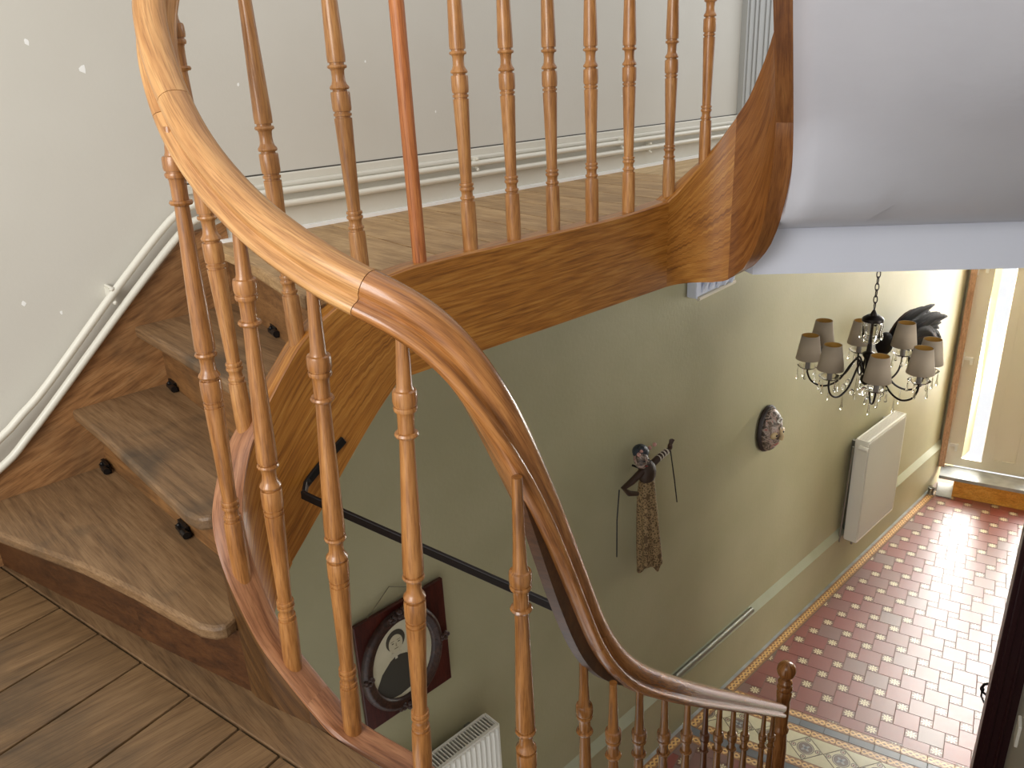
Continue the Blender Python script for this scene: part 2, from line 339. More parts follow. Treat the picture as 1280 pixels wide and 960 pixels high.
# ------------------------------------------------------------------ hall floor with tiles (hall frame, L = 0.15)
L = .15
fl = MB(); fl.prism([(-1.9, -3.4), (3.0, -3.4), (3.0, 3.3), (-1.9, 3.3)], -.05, -.002)
floor = fl.build('floor', m_grout); floor.location = (HX, HY, 0); floor.rotation_euler = (0, 0, A)
st(floor, 'hall floor of red encaustic tiles with small flower tiles and rope borders', 'floor')
def tile_mat(name, kind):
    m, n, l, b = nt(name, .33, 1.0)
    tc = n.new('ShaderNodeTexCoord'); sp = n.new('ShaderNodeSeparateXYZ'); l.new(tc.outputs['Object'], sp.inputs[0])
    oi = n.new('ShaderNodeObjectInfo')
    def mth(op, a, bb=None, c=None):
        q = n.new('ShaderNodeMath'); q.operation = op
        for k, x in enumerate((a, bb, c)):
            if x is None: continue
            if isinstance(x, (int, float)): q.inputs[k].default_value = x
            else: l.new(x, q.inputs[k])
        return q.outputs[0]
    X, Y = sp.outputs[0], sp.outputs[1]
    nz = n.new('ShaderNodeTexNoise'); nz.inputs['Scale'].default_value = 25; nz.inputs['Detail'].default_value = 4; l.new(tc.outputs['Object'], nz.inputs['Vector'])
    def mix(fac, c1, c2):
        q = n.new('ShaderNodeMixRGB'); l.new(fac, q.inputs[0])
        for k, c in ((1, c1), (2, c2)):
            if isinstance(c, tuple): q.inputs[k].default_value = c
            else: l.new(c, q.inputs[k])
        return q.outputs[0]
    if kind == 'big':
        r = ramp(n, [(0, S(116, 40, 26)), (.55, S(126, 48, 33)), (.8, S(116, 64, 52)), (1, S(112, 84, 76))]); l.new(oi.outputs['Random'], r.inputs[0]); col = r.outputs[0]
    elif kind == 'flower':
        th = mth('ARCTAN2', Y, X); rr = mth('SQRT', mth('ADD', mth('MULTIPLY', X, X), mth('MULTIPLY', Y, Y)))
        lim = mth('MULTIPLY_ADD', mth('COSINE', mth('MULTIPLY', th, 8)), .0085, .024)
        f = mth('LESS_THAN', rr, lim); hole = mth('LESS_THAN', mth('ABSOLUTE', mth('SUBTRACT', rr, .011)), .0018)
        f = mth('MULTIPLY', f, mth('SUBTRACT', 1.0, hole)); col = mix(f, S(104, 58, 38), S(208, 196, 154))
    elif kind == 'rope':
        s1 = mth('MULTIPLY', mth('SINE', mth('MULTIPLY', X, 2 * math.pi / .075)), .014); s2 = mth('MULTIPLY', s1, -1.0)
        f1 = mth('LESS_THAN', mth('ABSOLUTE', mth('SUBTRACT', Y, s1)), .0075); f2 = mth('LESS_THAN', mth('ABSOLUTE', mth('SUBTRACT', Y, s2)), .0075)
        f = mth('MAXIMUM', f1, f2); e1 = mth('LESS_THAN', mth('ABSOLUTE', mth('SUBTRACT', mth('ABSOLUTE', mth('SUBTRACT', Y, s1)), .0075)), .0012)
        base = mix(f, S(150, 98, 40), S(222, 178, 108)); dk = mth('MULTIPLY', e1, mth('SUBTRACT', 1.0, f2)); col = mix(dk, base, S(96, 62, 34))
        ax = mth('ABSOLUTE', mth('SUBTRACT', mth('FRACT', mth('DIVIDE', mth('ADD', X, .3), .0375)), .5)); dot = mth('MULTIPLY', mth('GREATER_THAN', ax, .40), mth('LESS_THAN', mth('ABSOLUTE', Y), .0))
        eye = mth('LESS_THAN', mth('ADD', mth('POWER', mth('MULTIPLY', mth('SUBTRACT', mth('FRACT', mth('DIVIDE', mth('ADD', X, .3), .0375)), .5), .0375), 2), mth('POWER', Y, 2)), .000016)
        col = mix(eye, col, S(70, 46, 36))
    elif kind == 'blue':
        r = ramp(n, [(0, S(62, 66, 72)), (1, S(96, 104, 112))]); l.new(oi.outputs['Random'], r.inputs[0]); col = r.outputs[0]
    elif kind == 'cream':
        col = S(206, 198, 160)
        r = ramp(n, [(0, S(198, 190, 150)), (1, S(214, 206, 170))]); l.new(oi.outputs['Random'], r.inputs[0]); col = r.outputs[0]
    elif kind == 'medal':
        ax = mth('ABSOLUTE', X); ay = mth('ABSOLUTE', Y)
        rr = mth('SQRT', mth('ADD', mth('MULTIPLY', X, X), mth('MULTIPLY', Y, Y)))
        cr = mth('SQRT', mth('ADD', mth('POWER', mth('SUBTRACT', ax, .052), 2), mth('POWER', mth('SUBTRACT', ay, .052), 2)))
        col = mix(mth('LESS_THAN', rr, .044), S(206, 198, 160), S(98, 76, 66))
        th = mth('ARCTAN2', Y, X)
        col = mix(mth('LESS_THAN', mth('ABSOLUTE', mth('SUBTRACT', rr, .05)), .003), col, S(78, 56, 44))
        col = mix(mth('LESS_THAN', rr, mth('MULTIPLY_ADD', mth('COSINE', mth('MULTIPLY', th, 4)), .010, .020)), col, S(150, 152, 150))
        col = mix(mth('LESS_THAN', rr, .010), col, S(70, 72, 80))
        col = mix(mth('LESS_THAN', mth('ABSOLUTE', mth('SUBTRACT', cr, .014)), .003), col, S(78, 56, 44))
        col = mix(mth('LESS_THAN', cr, .007), col, S(120, 60, 50))
        edge = mth('GREATER_THAN', mth('MAXIMUM', ax, ay), .0705); col = mix(edge, col, S(84, 62, 48))
    if not isinstance(col, tuple):
        hv = n.new('ShaderNodeHueSaturation'); vv = mth('MULTIPLY_ADD', nz.outputs['Fac'], .3, .85); l.new(vv, hv.inputs['Value']); l.new(col, hv.inputs['Color']); l.new(hv.outputs[0], b.inputs['Base Color'])
    rg = mth('MULTIPLY_ADD', nz.outputs['Fac'], .2, .30); l.new(rg, b.inputs['Roughness']); b.inputs['Coat Weight'].default_value = .45; b.inputs['Coat Roughness'].default_value = .32; b.inputs['Coat IOR'].default_value = 1.6
    return m
T = {k: tile_mat('tile_' + k, k) for k in ('big', 'flower', 'rope', 'blue', 'cream', 'medal')}
def tile_mesh(name, w, h, mat, t=.012, ch=.0018):
    b = MB(); rows = [[(-w / 2, -h / 2, -t), (w / 2, -h / 2, -t), (w / 2, h / 2, -t), (-w / 2, h / 2, -t)], [(-w / 2, -h / 2, -ch), (w / 2, -h / 2, -ch), (w / 2, h / 2, -ch), (-w / 2, h / 2, -ch)],
                      [(-w / 2 + ch, -h / 2 + ch, 0), (w / 2 - ch, -h / 2 + ch, 0), (w / 2 - ch, h / 2 - ch, 0), (-w / 2 + ch, h / 2 - ch, 0)]]
    b.grid(rows, True, True); o = b.build(name, mat); me = o.data; bpy.data.objects.remove(o); return me
G = .0018
me_big = tile_mesh('square_tile', L - G, L - G, T['big']); me_sm = tile_mesh('flower_tile', L / 2 - G, L / 2 - G, T['flower'])
me_rope = tile_mesh('rope_tile', L - G, .43 * L - G, T['rope']); me_blue = tile_mesh('plain_border_tile', L - G, .41 * L - G, T['blue'])
me_med = tile_mesh('medallion_tile', L - G, L - G, T['medal']); me_cream = tile_mesh('cream_tile', L - G, L - G, T['cream'])
def put(name, me, x, y, rz=0):
    o = bpy.data.objects.new(name, me); COL.objects.link(o); o.parent = floor; o.location = (x, y, random.uniform(-.0004, .0004)); o.rotation_euler = (0, 0, rz); return o
# line of the left wall in hall frame: world x = c
def wallx(y, c=0.0): # hall-frame x where world x == c at hall-frame y
    return (c - HX + SA * y) / CA
ROPE_W = .43 * L; GAP = .045        # dado and grey strip before the rope border
def wall_off(x, y): # world x of a hall-frame point
    return HX + CA * x - SA * y
def clip_poly(poly, fn):
    out = []
    for i in range(len(poly)):
        a, c = poly[i], poly[(i + 1) % len(poly)]; fa, fc = fn(a), fn(c)
        if fa >= 0: out.append(a)
        if (fa >= 0) != (fc >= 0):
            t = fa / (fa - fc); out.append((a[0] + t * (c[0] - a[0]), a[1] + t * (c[1] - a[1])))
    return out
def put_clipped(name, me, mat, x, y, w, h, fns, rz=0):
    c_, s_ = math.cos(rz), math.sin(rz)
    poly = [(x + c_ * px - s_ * py, y + s_ * px + c_ * py) for px, py in ((-w / 2, -h / 2), (w / 2, -h / 2), (w / 2, h / 2), (-w / 2, h / 2))]
    cl = poly; 
    for f in fns: cl = clip_poly(cl, f) if cl else cl
    if len(cl) < 3: return
    area = abs(sum(cl[i][0] * cl[(i + 1) % len(cl)][1] - cl[(i + 1) % len(cl)][0] * cl[i][1] for i in range(len(cl)))) / 2
    if area > .985 * w * h: put(name, me, x, y, rz); return
    if area < .04 * w * h: return
    b = MB(); b.prism([(c_ * (p[0] - x) + s_ * (p[1] - y), -s_ * (p[0] - x) + c_ * (p[1] - y)) for p in cl], -.012, 0)
    o = b.build(name, mat, floor); o.location = (x, y, 0); o.rotation_euler = (0, 0, rz)
inner = .028 + .022 + ROPE_W + .008
fL = lambda p: wall_off(p[0], p[1]) - inner
right_lim = lambda p: 2.15 - wall_off(p[0], p[1])
P0 = (0.0, 0.0)       # a flower tile sits on the hall-frame origin
def field(ymin, ymax):
    fns = [fL, lambda p: p[1] - ymin, lambda p: ymax - p[1]]
    for i in range(-30, 40):
        for j in range(-40, 30):
            x = (i - .5 * j) * L; y = -(.5 * i + j) * L
            if not (ymin - .2 < y < ymax + .2) or wall_off(x, y) < -.1 or wall_off(x, y) > 2.0: continue
            put_clipped('flower_tile', me_sm, T['flower'], x, y, L / 2 - G, L / 2 - G, fns)
            # big tile: to the right of the flower tile, sharing its upper edge line
            put_clipped('square_tile', me_big, T['big'], x + .75 * L, y + BIGDY * L, L - G, L - G, fns)
BIGDY = .25
Y1 = -5.87 * L
field(Y1, 2.66)
# transverse borders
def row(y, me, name, mat, off=.72, h=.43 * L, lim=inner):
    k0 = int(wallx(y) / L) - 2
    for k in range(k0, 14):
        put_clipped(name, me, mat, (k + .5 + off) * L, y, L - G, h - G, [lambda p: wall_off(p[0], p[1]) - lim])
row(Y1 - .215 * L, me_rope, 'rope_tile', T['rope'], .72)
row(Y1 - .635 * L, me_blue, 'plain_border_tile', T['blue'], .75, .41 * L, .055)
row(Y1 - 1.055 * L, me_rope, 'rope_tile', T['rope'], .3)
yb = Y1 - 1.27 * L; yc = yb - .707 * L; ye = yb - 1.414 * L
bf = [fL, lambda p: yb - p[1], lambda p: p[1] - ye]
for k in range(-5, 12):
    cx = -1.57 * L + k * 1.41421 * L
    put_clipped('medallion_tile', me_med, T['medal'], cx, yc, L - G, L - G, bf, math.pi / 4)
    for sy in (-1, 1):
        put_clipped('cream_tile', me_cream, T['cream'], cx + .7071 * L, yc + sy * .7071 * L, L - G, L - G, bf, math.pi / 4)
row(ye - .215 * L, me_rope, 'rope_tile', T['rope'], .3)
row(ye - .635 * L, me_blue, 'plain_border_tile', T['blue'], .75, .41 * L, .055)
row(ye - 1.055 * L, me_rope, 'rope_tile', T['rope'], .72)
Y2 = ye - 1.27 * L
field(Y2 - 7 * L, Y2)
# rope border along the wall
yw = -3.0
while yw < 2.70:
    xw = wallx(yw, .028 + .022 + ROPE_W / 2)
    yy = yw; in_gap = (Y1 - .84 * L < yy < Y1 - .43 * L) or (ye - .84 * L < yy < ye - .43 * L)
    if not in_gap: put('rope_tile', me_rope, xw, yw, math.pi / 2 - A)
    yw += L * CA
b = MB(); ys = (-3.3, 2.75)
b.prism([(wallx(ys[0], .0), ys[0]), (wallx(ys[0], .05), ys[0]), (wallx(ys[1], .05), ys[1]), (wallx(ys[1], 0), ys[1])], -.012, .0)
b.build('stone_edge_strip', m_stone, floor)

# ------------------------------------------------------------------ half landing floor (planks), z = 2.90
ZP = 2.90
b = MB(); b.prism([(0, -6.3), (1.42, -6.3), (1.42, -4.36), (0, -4.61)], ZP - .12, ZP - .024)
fp = st(b.build('floor', w_dark), 'half landing floor of worn brown planks', 'floor')
pd = Vector((-.215, .977)).normalized()
edge = lambda x: -4.552 + (x - 0.0) * .188      # outer edge of the border strip
xs = [-.15, .0, .177, .341, .518, .694, .872, 1.034, 1.154, 1.30]
for k in range(len(xs) - 1):
    a0, a1 = xs[k] + .003, xs[k + 1] - .003
    ln_ = 1.7
    quad = [(a0 - pd.x / pd.y * 0, edge(a0)), (a1, edge(a1)), (a1 - pd.x * ln_, edge(a1) - pd.y * ln_), (a0 - pd.x * ln_, edge(a0) - pd.y * ln_)]
    quad = clip_poly(quad, lambda p: p[0] - .001)
    quad = clip_poly(quad, lambda p: 1.42 - p[0])
    cx_, cy_ = quad[0]
    bb_ = MB(); bb_.prism([(p[0] - cx_, p[1] - cy_) for p in quad], -.024, 0)
    o = bb_.build('plank', w_plank, fp, bevel=.002, loc=(cx_, cy_, ZP))
b = MB(); b.prism([(0, -4.552 + .004), (1.37, edge(1.37) + .004), (1.33, -4.215), (1.0, -4.275), (0, -4.5)], -.024, .002)
b.build('border_plank', wood('border_plank_wood', S(86, 64, 40), S(116, 88, 58), S(134, 105, 72), .5, (2, 20, 20), 'Object', rings=4, stain=(4, .5, S(84, 68, 50))), fp, bevel=.002, loc=(0, 0, ZP))

# ------------------------------------------------------------------ landing floor, z = 3.64
ZL = 3.64
b = MB(); b.prism([(0, -3.74), (.78, -3.86), (.78, -2.62), (.80, -2.3), (.80, -.2), (0, -.2)], 3.40, ZL - .022)
fld = st(b.build('floor', m_band), 'landing floor of pale pine boards behind the turned balusters', 'floor')
sl = -.13
b = MB(); b.prism([(.03, -3.70), (.76, -3.80), (.76, -2.62), (.76, -.35), (.03, -.35)], ZL - .022, ZL - .006); b.build('subfloor', w_dark, fld)
yk = [-3.80, -3.62, -3.43, -3.245, -3.06, -2.905, -2.75, -2.575, -2.42, -2.26, -2.10, -1.95]
for k in range(len(yk) - 1):
    y0, y1 = yk[k] + .0025, yk[k + 1] - .0025
    b = MB()
    if k == 0: b.prism([(.02, -.035), (.775, -.125), (.775, y1 - y0 + .775 * sl), (.02, y1 - y0)], -.022, 0)
    else: b.prism([(.001, 0), (.785, .785 * sl), (.785, y1 - y0 + .785 * sl), (.001, y1 - y0)], -.022, 0)
    b.build('board', w_land, fld, bevel=.0012, loc=(0, y0, ZL))
wl2 = wood('pale_landing_boards_along', S(158, 128, 88), S(198, 168, 124), S(214, 188, 146), .55, (22, 2, 22), 'Object', rings=4, var=.08)
for k in range(6):
    x0 = k * .135
    b = MB(); b.prism([(x0 + .001, -1.945 + x0 * sl), (x0 + .134, -1.945 + (x0 + .134) * sl), (x0 + .134 - .05, -.3), (max(x0 - .05, .001), -.3)], -.022, 0); b.build('board', wl2, fld, bevel=.0012, loc=(0, 0, ZL))

# ------------------------------------------------------------------ staircase
stair = empty('staircase', (0.4, -4.2, 2.9)); SO = Vector((0.4, -4.2, 2.9))
tag(stair, 'winding wooden staircase with worn treads and curved orange-brown string boards', 'staircase')
def sb(b, name, mat, **k):
    o = b.build(name, mat, stair, **k); o.location = -SO if 'loc' not in k else Vector(k['loc']) - SO; return o
def tread(poly, z, th=.032, name='tread'):
    c = poly[0]; b = MB(); b.prism([(p[0] - c[0], p[1] - c[1]) for p in poly], -th, 0)
    return sb(b, name, w_tread, bevel=.008, loc=(c[0], c[1], z))
Z1, Z2, Z3 = 3.085, 3.27, 3.455
T1 = [(.022, -4.612), (.224, -4.544), (.512, -4.449), (.70, -4.402), (.85, -4.372), (.925, -4.355), (.955, -4.338), (.968, -4.318), (.955, -4.29), (.885, -4.25), (.84, -4.19), (.40, -4.20), (.022, -4.205)]
T2 = [(.022, -4.283), (.28, -4.283), (.668, -4.294), (.81, -4.298), (.855, -4.29), (.872, -4.268), (.835, -4.19), (.79, -4.06), (.40, -4.01), (.022, -3.985)]
T3 = [(.022, -4.078), (.339, -4.087), (.546, -4.096), (.79, -4.112), (.785, -3.88), (.40, -3.80), (.022, -3.74)]
T4 = [(.022, -3.80), (.144, -3.824), (.45, -3.885), (.79, -3.955), (.79, -3.85), (.4, -3.79), (.022, -3.755)]
tread(T1, Z1); tread(T2, Z2); tread(T3, Z3); tread(T4, ZL + .001, .036, 'landing_nosing').data.materials[0] = w_land
def riser(p0, p1, z0, z1, mat, th=.02):
    d = (Vector(p1) - Vector(p0)).normalized(); nn = Vector((-d.y, d.x)) * th
    b = MB(); b.prism([p0, p1, (p1[0] + nn.x, p1[1] + nn.y), (p0[0] + nn.x, p0[1] + nn.y)], z0, z1); return sb(b, 'riser', mat)
w_riser = wood('brown_riser_wood', S(84, 54, 28), S(122, 84, 46), S(142, 102, 60), .5, (2, 20, 20), 'Object', rings=5, stain=(4, .6, S(62, 46, 30)))
riser((.0, -4.545), (.62, -4.387), ZP, Z1 - .03, w_dark); riser((.62, -4.387), (.965, -4.292), ZP, Z1 - .03, w_dark)
riser((.0, -4.232), (.84, -4.216), Z1, Z2 - .03, w_riser)
riser((.0, -4.018), (.79, -4.075), Z2, Z3 - .03, w_riser)
riser((.0, -3.775), (.79, -3.925), Z3, ZL - .03, w_riser)
# string board on the wall
ws = [(-3.76, 3.60), (-3.765, 3.70), (-3.80, 3.69), (-3.862, 3.682), (-3.907, 3.662), (-4.108, 3.494), (-4.252, 3.36), (-4.342, 3.273), (-4.415, 3.211), (-4.483, 3.162), (-4.60, 3.10), (-4.66, 3.07), (-4.66, 2.90), (-4.52, 2.90), (-4.2, 2.98), (-4.0, 3.16), (-3.76, 3.38)]
b = MB(); b.prism_x(ws, .0, .028); sb(b, 'wall_string', w_wallstr, bevel=.003)
# iron brackets at the back of the treads
for (x, y, z, a) in [(.06, -4.245, Z1, -.05), (.56, -4.23, Z1, -.05), (.09, -4.03, Z2, -.1), (.42, -3.855, Z3, -.2)]:
    b = MB(); b.box(-.034, .034, -.010, .006, 0, .010); b.box(-.034, .02, -.002, .006, 0, .022)
    b.tube([(.018, -.008, .012), (.042, -.008, .012)], .009, 10); b.ball((-.022, -.004, .012), .006, .006, .006, 8, 6)
    o = sb(b, 'iron_bracket', m_black, smooth=True, loc=(x, y, z)); o.rotation_euler = (0, 0, a)

# swept string boards: centre path with top and bottom heights
TH = .0275
def sweep_string(name, pts, mat, th=TH, off=0, step=.02):
    P = spline(pts, step) if step else pts
    rows = []
    for k, p in enumerate(P):
        a = Vector(P[max(k - 1, 0)][:2]); c = Vector(P[min(k + 1, len(P) - 1)][:2]); t = (c - a).normalized(); nn = Vector((-t.y, t.x)) * th
        x, y, zt, zb = p; x += -t.y * off; y += t.x * off
        e = .005
        rows.append([(x + nn.x, y + nn.y, zb), (x + nn.x, y + nn.y, zt - e), (x + nn.x * .82, y + nn.y * .82, zt), (x - nn.x * .82, y - nn.y * .82, zt), (x - nn.x, y - nn.y, zt - e), (x - nn.x, y - nn.y, zb)])
    b = MB(); b.grid(rows, True, True); return sb(b, name, mat, smooth=True)
FL = lambda s, dz=0: (1.42 - .263 * s, -3.68 + .965 * s, 1.93 - .903 * s + dz, 1.60 - .903 * s + dz)
near = [FL(2.1), FL(1.4), FL(.7), FL(.1), (1.44, -3.80, 2.06, 1.72), (1.468, -3.92, 2.25, 1.92), (1.465, -4.03, 2.55, 2.2), (1.42, -4.10, 2.76, 2.42), (1.345, -4.15, 2.855, 2.5), (1.2, -4.205, 2.90, 2.58), (1.125, -4.227, 2.955, 2.62)]
upj = [(1.125, -4.227, 2.955, 2.62), (1.07, -4.243, 3.01, 2.66), (1.02, -4.258, 3.075, 2.72), (.965, -4.266, 3.185, 2.80), (.91, -4.253, 3.26, 2.88), (.865, -4.222, 3.31, 2.93), (.828, -4.172, 3.375, 3.0), (.808, -4.11, 3.435, 3.06)]
steps = [(.808, -4.11, 3.435, 3.06), (.803, -4.05, 3.50, 3.115), (.8025, -3.99, 3.56, 3.175), (.8025, -3.914, 3.605, 3.256), (.8025, -3.83, 3.637, 3.34), (.8025, -3.76, 3.652, 3.40)]
land = [(.8025, -3.76, 3.652, 3.40), (.8025, -3.65, 3.66, 3.40), (.8025, -3.3, 3.66, 3.40), (.8025, -2.95, 3.66, 3.40), (.8025, -2.70, 3.672, 3.40)]
w_side = wood('string_shaded_side_wood', S(48, 30, 14), S(82, 54, 26), S(104, 72, 38), .4, (2, 18, 1), 'UV', rings=6, var=.03)  # dark old finish, with some shade of the plank side in the colour
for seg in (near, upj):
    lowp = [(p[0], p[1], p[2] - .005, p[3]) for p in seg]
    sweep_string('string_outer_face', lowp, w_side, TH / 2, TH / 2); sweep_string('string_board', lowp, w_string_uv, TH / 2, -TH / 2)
    sweep_string('string_cap', [(p[0], p[1], p[2], p[2] - .012) for p in seg], w_string_d, .029)
s1 = sweep_string('string_board', steps, w_string_uv); sweep_string('fascia_board', land, w_string_uv)
wreath_m = wood('wreath_brown_wood', S(98, 54, 22), S(138, 86, 40), S(160, 108, 56), .33, (2, 16, 1), 'UV', rings=8, coat=.15)
RC = .1875; CXc, CYc = .99, -2.70
def interp(tab, x):
    for (a, va), (c, vc) in zip(tab, tab[1:]):
        if x <= c: t = (x - a) / (c - a); return va + t * (vc - va)
    return tab[-1][1]
zt_tab = [(0, 3.672), (15, 3.695), (30, 3.735), (45, 3.78), (57, 3.825), (75, 3.90), (90, 3.965), (109, 4.075), (126, 4.18), (145, 4.31), (156.4, 4.40)]
zb_tab = [(0, 3.40), (60, 3.398), (75, 3.405), (83, 3.42), (97, 3.455), (112, 3.52), (122, 3.59), (131, 3.665), (145, 3.79), (156.4, 3.90)]
def wre(a):
    t = math.radians(a); return (CXc - RC * math.cos(t), CYc + RC * math.sin(t), interp(zt_tab, a), interp(zb_tab, a))
sweep_string('wreath_board', [wre(a) for a in range(0, 79, 6)], w_string_uv, step=0)
sweep_string('wreath_board', [wre(a) for a in list(range(78, 155, 6)) + [156.4]], wreath_m, step=0)
e0 = wre(156.4); ud = Vector((.40, -.917))
up = [(e0[0] + ud.x * s, e0[1] + ud.y * s, e0[2] + 1.0 * s, e0[3] + 1.0 * s) for s in (0, .3, .6, 1.0, 1.5)]
sweep_string('string_board', up, wreath_m, step=0)
# soffit under the upper flight
rows = []
def wout(a):
    t = math.radians(a); return (CXc - (RC + .026) * math.cos(t), CYc + (RC + .026) * math.sin(t), interp(zb_tab, a) + .006)
inn = [(.985, -2.392, 3.582), wout(128), wout(134), wout(142), wout(150), wout(156.4)] + [(p[0] + .917 * .026, p[1] + .40 * .026, p[3] + .006) for p in up[1:]]
out = [(1.95, -1.548, 3.582), (1.97, -1.66, 3.615), (2.00, -1.82, 3.68), (2.05, -2.02, 3.78), (2.12, -2.28, 3.92), (2.2, -2.6, 4.10), (2.3, -2.95, 4.36), (2.4, -3.25, 4.65), (2.52, -3.65, 5.03), (2.66, -4.15, 5.5)]
for a, c in zip(inn, out):
    rows.append([tuple(Vector(a).lerp(Vector(c), t / 14)) for t in range(15)])
rr = [[tuple(p) for p in zip(*[[q[i] for q in r] for i in range(3)])] for r in rows]
sm = []
for j in range(15):
    col_ = spline([r[j] for r in rr], .06); sm.append(col_)
nmin = min(len(c) for c in sm)
def resample(c, n):
    return [c[round(k * (len(c) - 1) / (n - 1))] for k in range(n)]
sm = [resample(c, 48) for c in sm]
b = MB(); b.grid([list(r) for r in zip(*sm)])
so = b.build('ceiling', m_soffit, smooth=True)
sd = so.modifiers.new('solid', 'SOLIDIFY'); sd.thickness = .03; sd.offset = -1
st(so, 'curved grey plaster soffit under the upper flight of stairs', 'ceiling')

# lower flight to the hall (treads and risers out to the side wall)
for k in range(10):
    s0 = 2.1 - k * .205; z = .185 * (k + 1)
    a0 = Vector((1.42 - .263 * s0, -3.68 + .965 * s0)) + Vector((CA, SA)) * .02
    w_ = 0.0
    # distance from string line to the right wall along ROW
    t = (wr(a0.y) - a0.x) / (CA + .2725 * SA) - .005
    p0 = a0; p1 = a0 + Vector((CA, SA)) * t; dv = Vector((.263, -.965)) * .235; fw = Vector((-.263, .965)) * .03
    b = MB(); b.prism([tuple(p0 + fw), tuple(p1 + fw), tuple(p1 + dv), tuple(p0 + dv)], z - .032, z); sb(b, 'tread', w_tread, bevel=.006)
    rv = Vector((.263, -.965)) * .02
    b = MB(); b.prism([tuple(p0), tuple(p1), tuple(p1 + rv), tuple(p0 + rv)], z - .185, z - .032); sb(b, 'riser', w_riser)
for k in range(5):      # winders turning up to the half landing
    z = .185 * (11 + k) + .01
    c = Vector((1.47, -3.95)); a0 = math.radians(15.25 - k * 21); a1 = math.radians(15.25 - (k + 1) * 21 - 4)
    q = [c + Vector((math.cos(a0), math.sin(a0))) * .05, c + Vector((math.cos(a0), math.sin(a0))) * .96, c + Vector((math.cos((a0 + a1) / 2), math.sin((a0 + a1) / 2))) * 1.0, c + Vector((math.cos(a1), math.sin(a1))) * 1.05, c + Vector((math.cos(a1), math.sin(a1))) * .10]
    b = MB(); b.prism([tuple(p) for p in q], z - .14, z); sb(b, 'winder_tread', w_tread, bevel=.006)

# ------------------------------------------------------------------ balustrade
bal = empty('balustrade', (.87, -1.65, 0)); BO = Vector((.87, -1.65, 0))
tag(bal, 'turned wooden balustrade with moulded handrail curving round the stairwell', 'balustrade')
def bbld(b, name, mat, **k):
    o = b.build(name, mat, bal, **k); o.location = -BO if 'loc' not in k else Vector(k['loc']) - BO; return o
rail_pts = [(.80, -2.85, 4.555), (.80, -3.2, 4.555), (.802, -3.6, 4.55), (.802, -3.80, 4.53), (.800, -3.98, 4.45), (.803, -4.09, 4.335), (.845, -4.183, 4.202), (.893, -4.207, 4.127), (.948, -4.221, 4.054), (1.032, -4.231, 3.977), (1.145, -4.216, 3.886), (1.254, -4.194, 3.831), (1.346, -4.167, 3.787),
            (1.408, -4.130, 3.763), (1.4495, -4.0911, 3.7103), (1.4766, -4.0441, 3.6135), (1.4780, -3.9914, 3.4997), (1.4606, -3.9132, 3.3405), (1.4357, -3.8227, 3.1439), (1.4090, -3.7237, 2.9420), (1.3740, -3.5640, 2.7265), (1.297, -3.232, 2.402), (1.124, -2.636, 1.843), (.885, -1.70, .985)]
RP = spline(rail_pts, .012)
for _ in range(40):
    RP = [RP[0]] + [[(a + 2 * b_ + c) / 4 for a, b_, c in zip(RP[k - 1], RP[k], RP[k + 1])] for k in range(1, len(RP) - 1)] + [RP[-1]]
prof = [(0, .034), (.010, .033), (.018, .029), (.0240, .021), (.0258, .012), (.0245, .004), (.0200, -.003), (.0186, -.007), (.0210, -.0105), (.0285, -.013), (.0318, -.018), (.0312, -.025), (.0250, -.032), (0, -.035)]
full = prof + [(-x, y) for x, y in prof[-2:0:-1]]
frames = []
for k, p in enumerate(RP):
    t = (Vector(RP[min(k + 2, len(RP) - 1)]) - Vector(RP[max(k - 2, 0)])).normalized()
    side = t.cross(Vector((0, 0, 1))).normalized(); upv = side.cross(t).normalized(); frames.append((Vector(p), side, upv))
sides = [f[1] for f in frames]
for k, f in enumerate(frames):
    w = sum((sides[max(0, min(len(sides) - 1, q))] for q in range(k - 9, k + 10)), Vector()); t = (Vector(RP[min(k + 2, len(RP) - 1)]) - Vector(RP[max(k - 2, 0)])).normalized()
    w = (w - t * w.dot(t)).normalized(); frames[k] = (f[0], w, w.cross(t).normalized())
def near_idx(p): return min(range(len(RP)), key=lambda k: (Vector(RP[k]) - Vector(p)).length)
cuts = [0, near_idx((.965, -4.224, 4.035)), near_idx((1.362, -4.160, 3.780)), near_idx((1.405, -3.735, 2.965)), len(RP) - 1]
m_joint = plain('dark_joint_glue', S(50, 34, 24), .6)
for i in range(4):
    a, c = cuts[i], cuts[i + 1]
    rows = [[tuple(f[0] + f[1] * x + f[2] * y) for x, y in full] for f in frames[a:c + 1]]
    if i > 0:   # hairline gap at the joint
        d = (Vector(RP[a + 1]) - Vector(RP[a])).normalized() * .0012; rows[0] = [tuple(Vector(q) + d) for q in rows[0]]
    b = MB(); b.grid(rows, True, True)
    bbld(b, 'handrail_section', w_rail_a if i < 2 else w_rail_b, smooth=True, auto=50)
# upper rail rising with the next flight
rows = []
for a in range(0, 157, 8):
    t = math.radians(a); rows.append((CXc - RC * math.cos(t), CYc + RC * math.sin(t), 4.555 + max(0, interp(zt_tab, a) - 3.672)))
rows = [(.80, -2.85, 4.555)] + rows + [(e0[0] + ud.x * s, e0[1] + ud.y * s, 4.555 + e0[2] - 3.672 + .9 * s) for s in (.15, .5, 1.0, 1.5)]
Q = spline(rows, .03); rw = []
for k, p in enumerate(Q):
    t = (Vector(Q[min(k + 1, len(Q) - 1)]) - Vector(Q[max(k - 1, 0)])).normalized(); side = t.cross(Vector((0, 0, 1))).normalized(); upv = side.cross(t).normalized()
    rw.append([tuple(Vector(p) + side * x + upv * y) for x, y in full])
b = MB(); b.grid(rw, True, True); bbld(b, 'handrail_section', w_rail_a, smooth=True, auto=50)

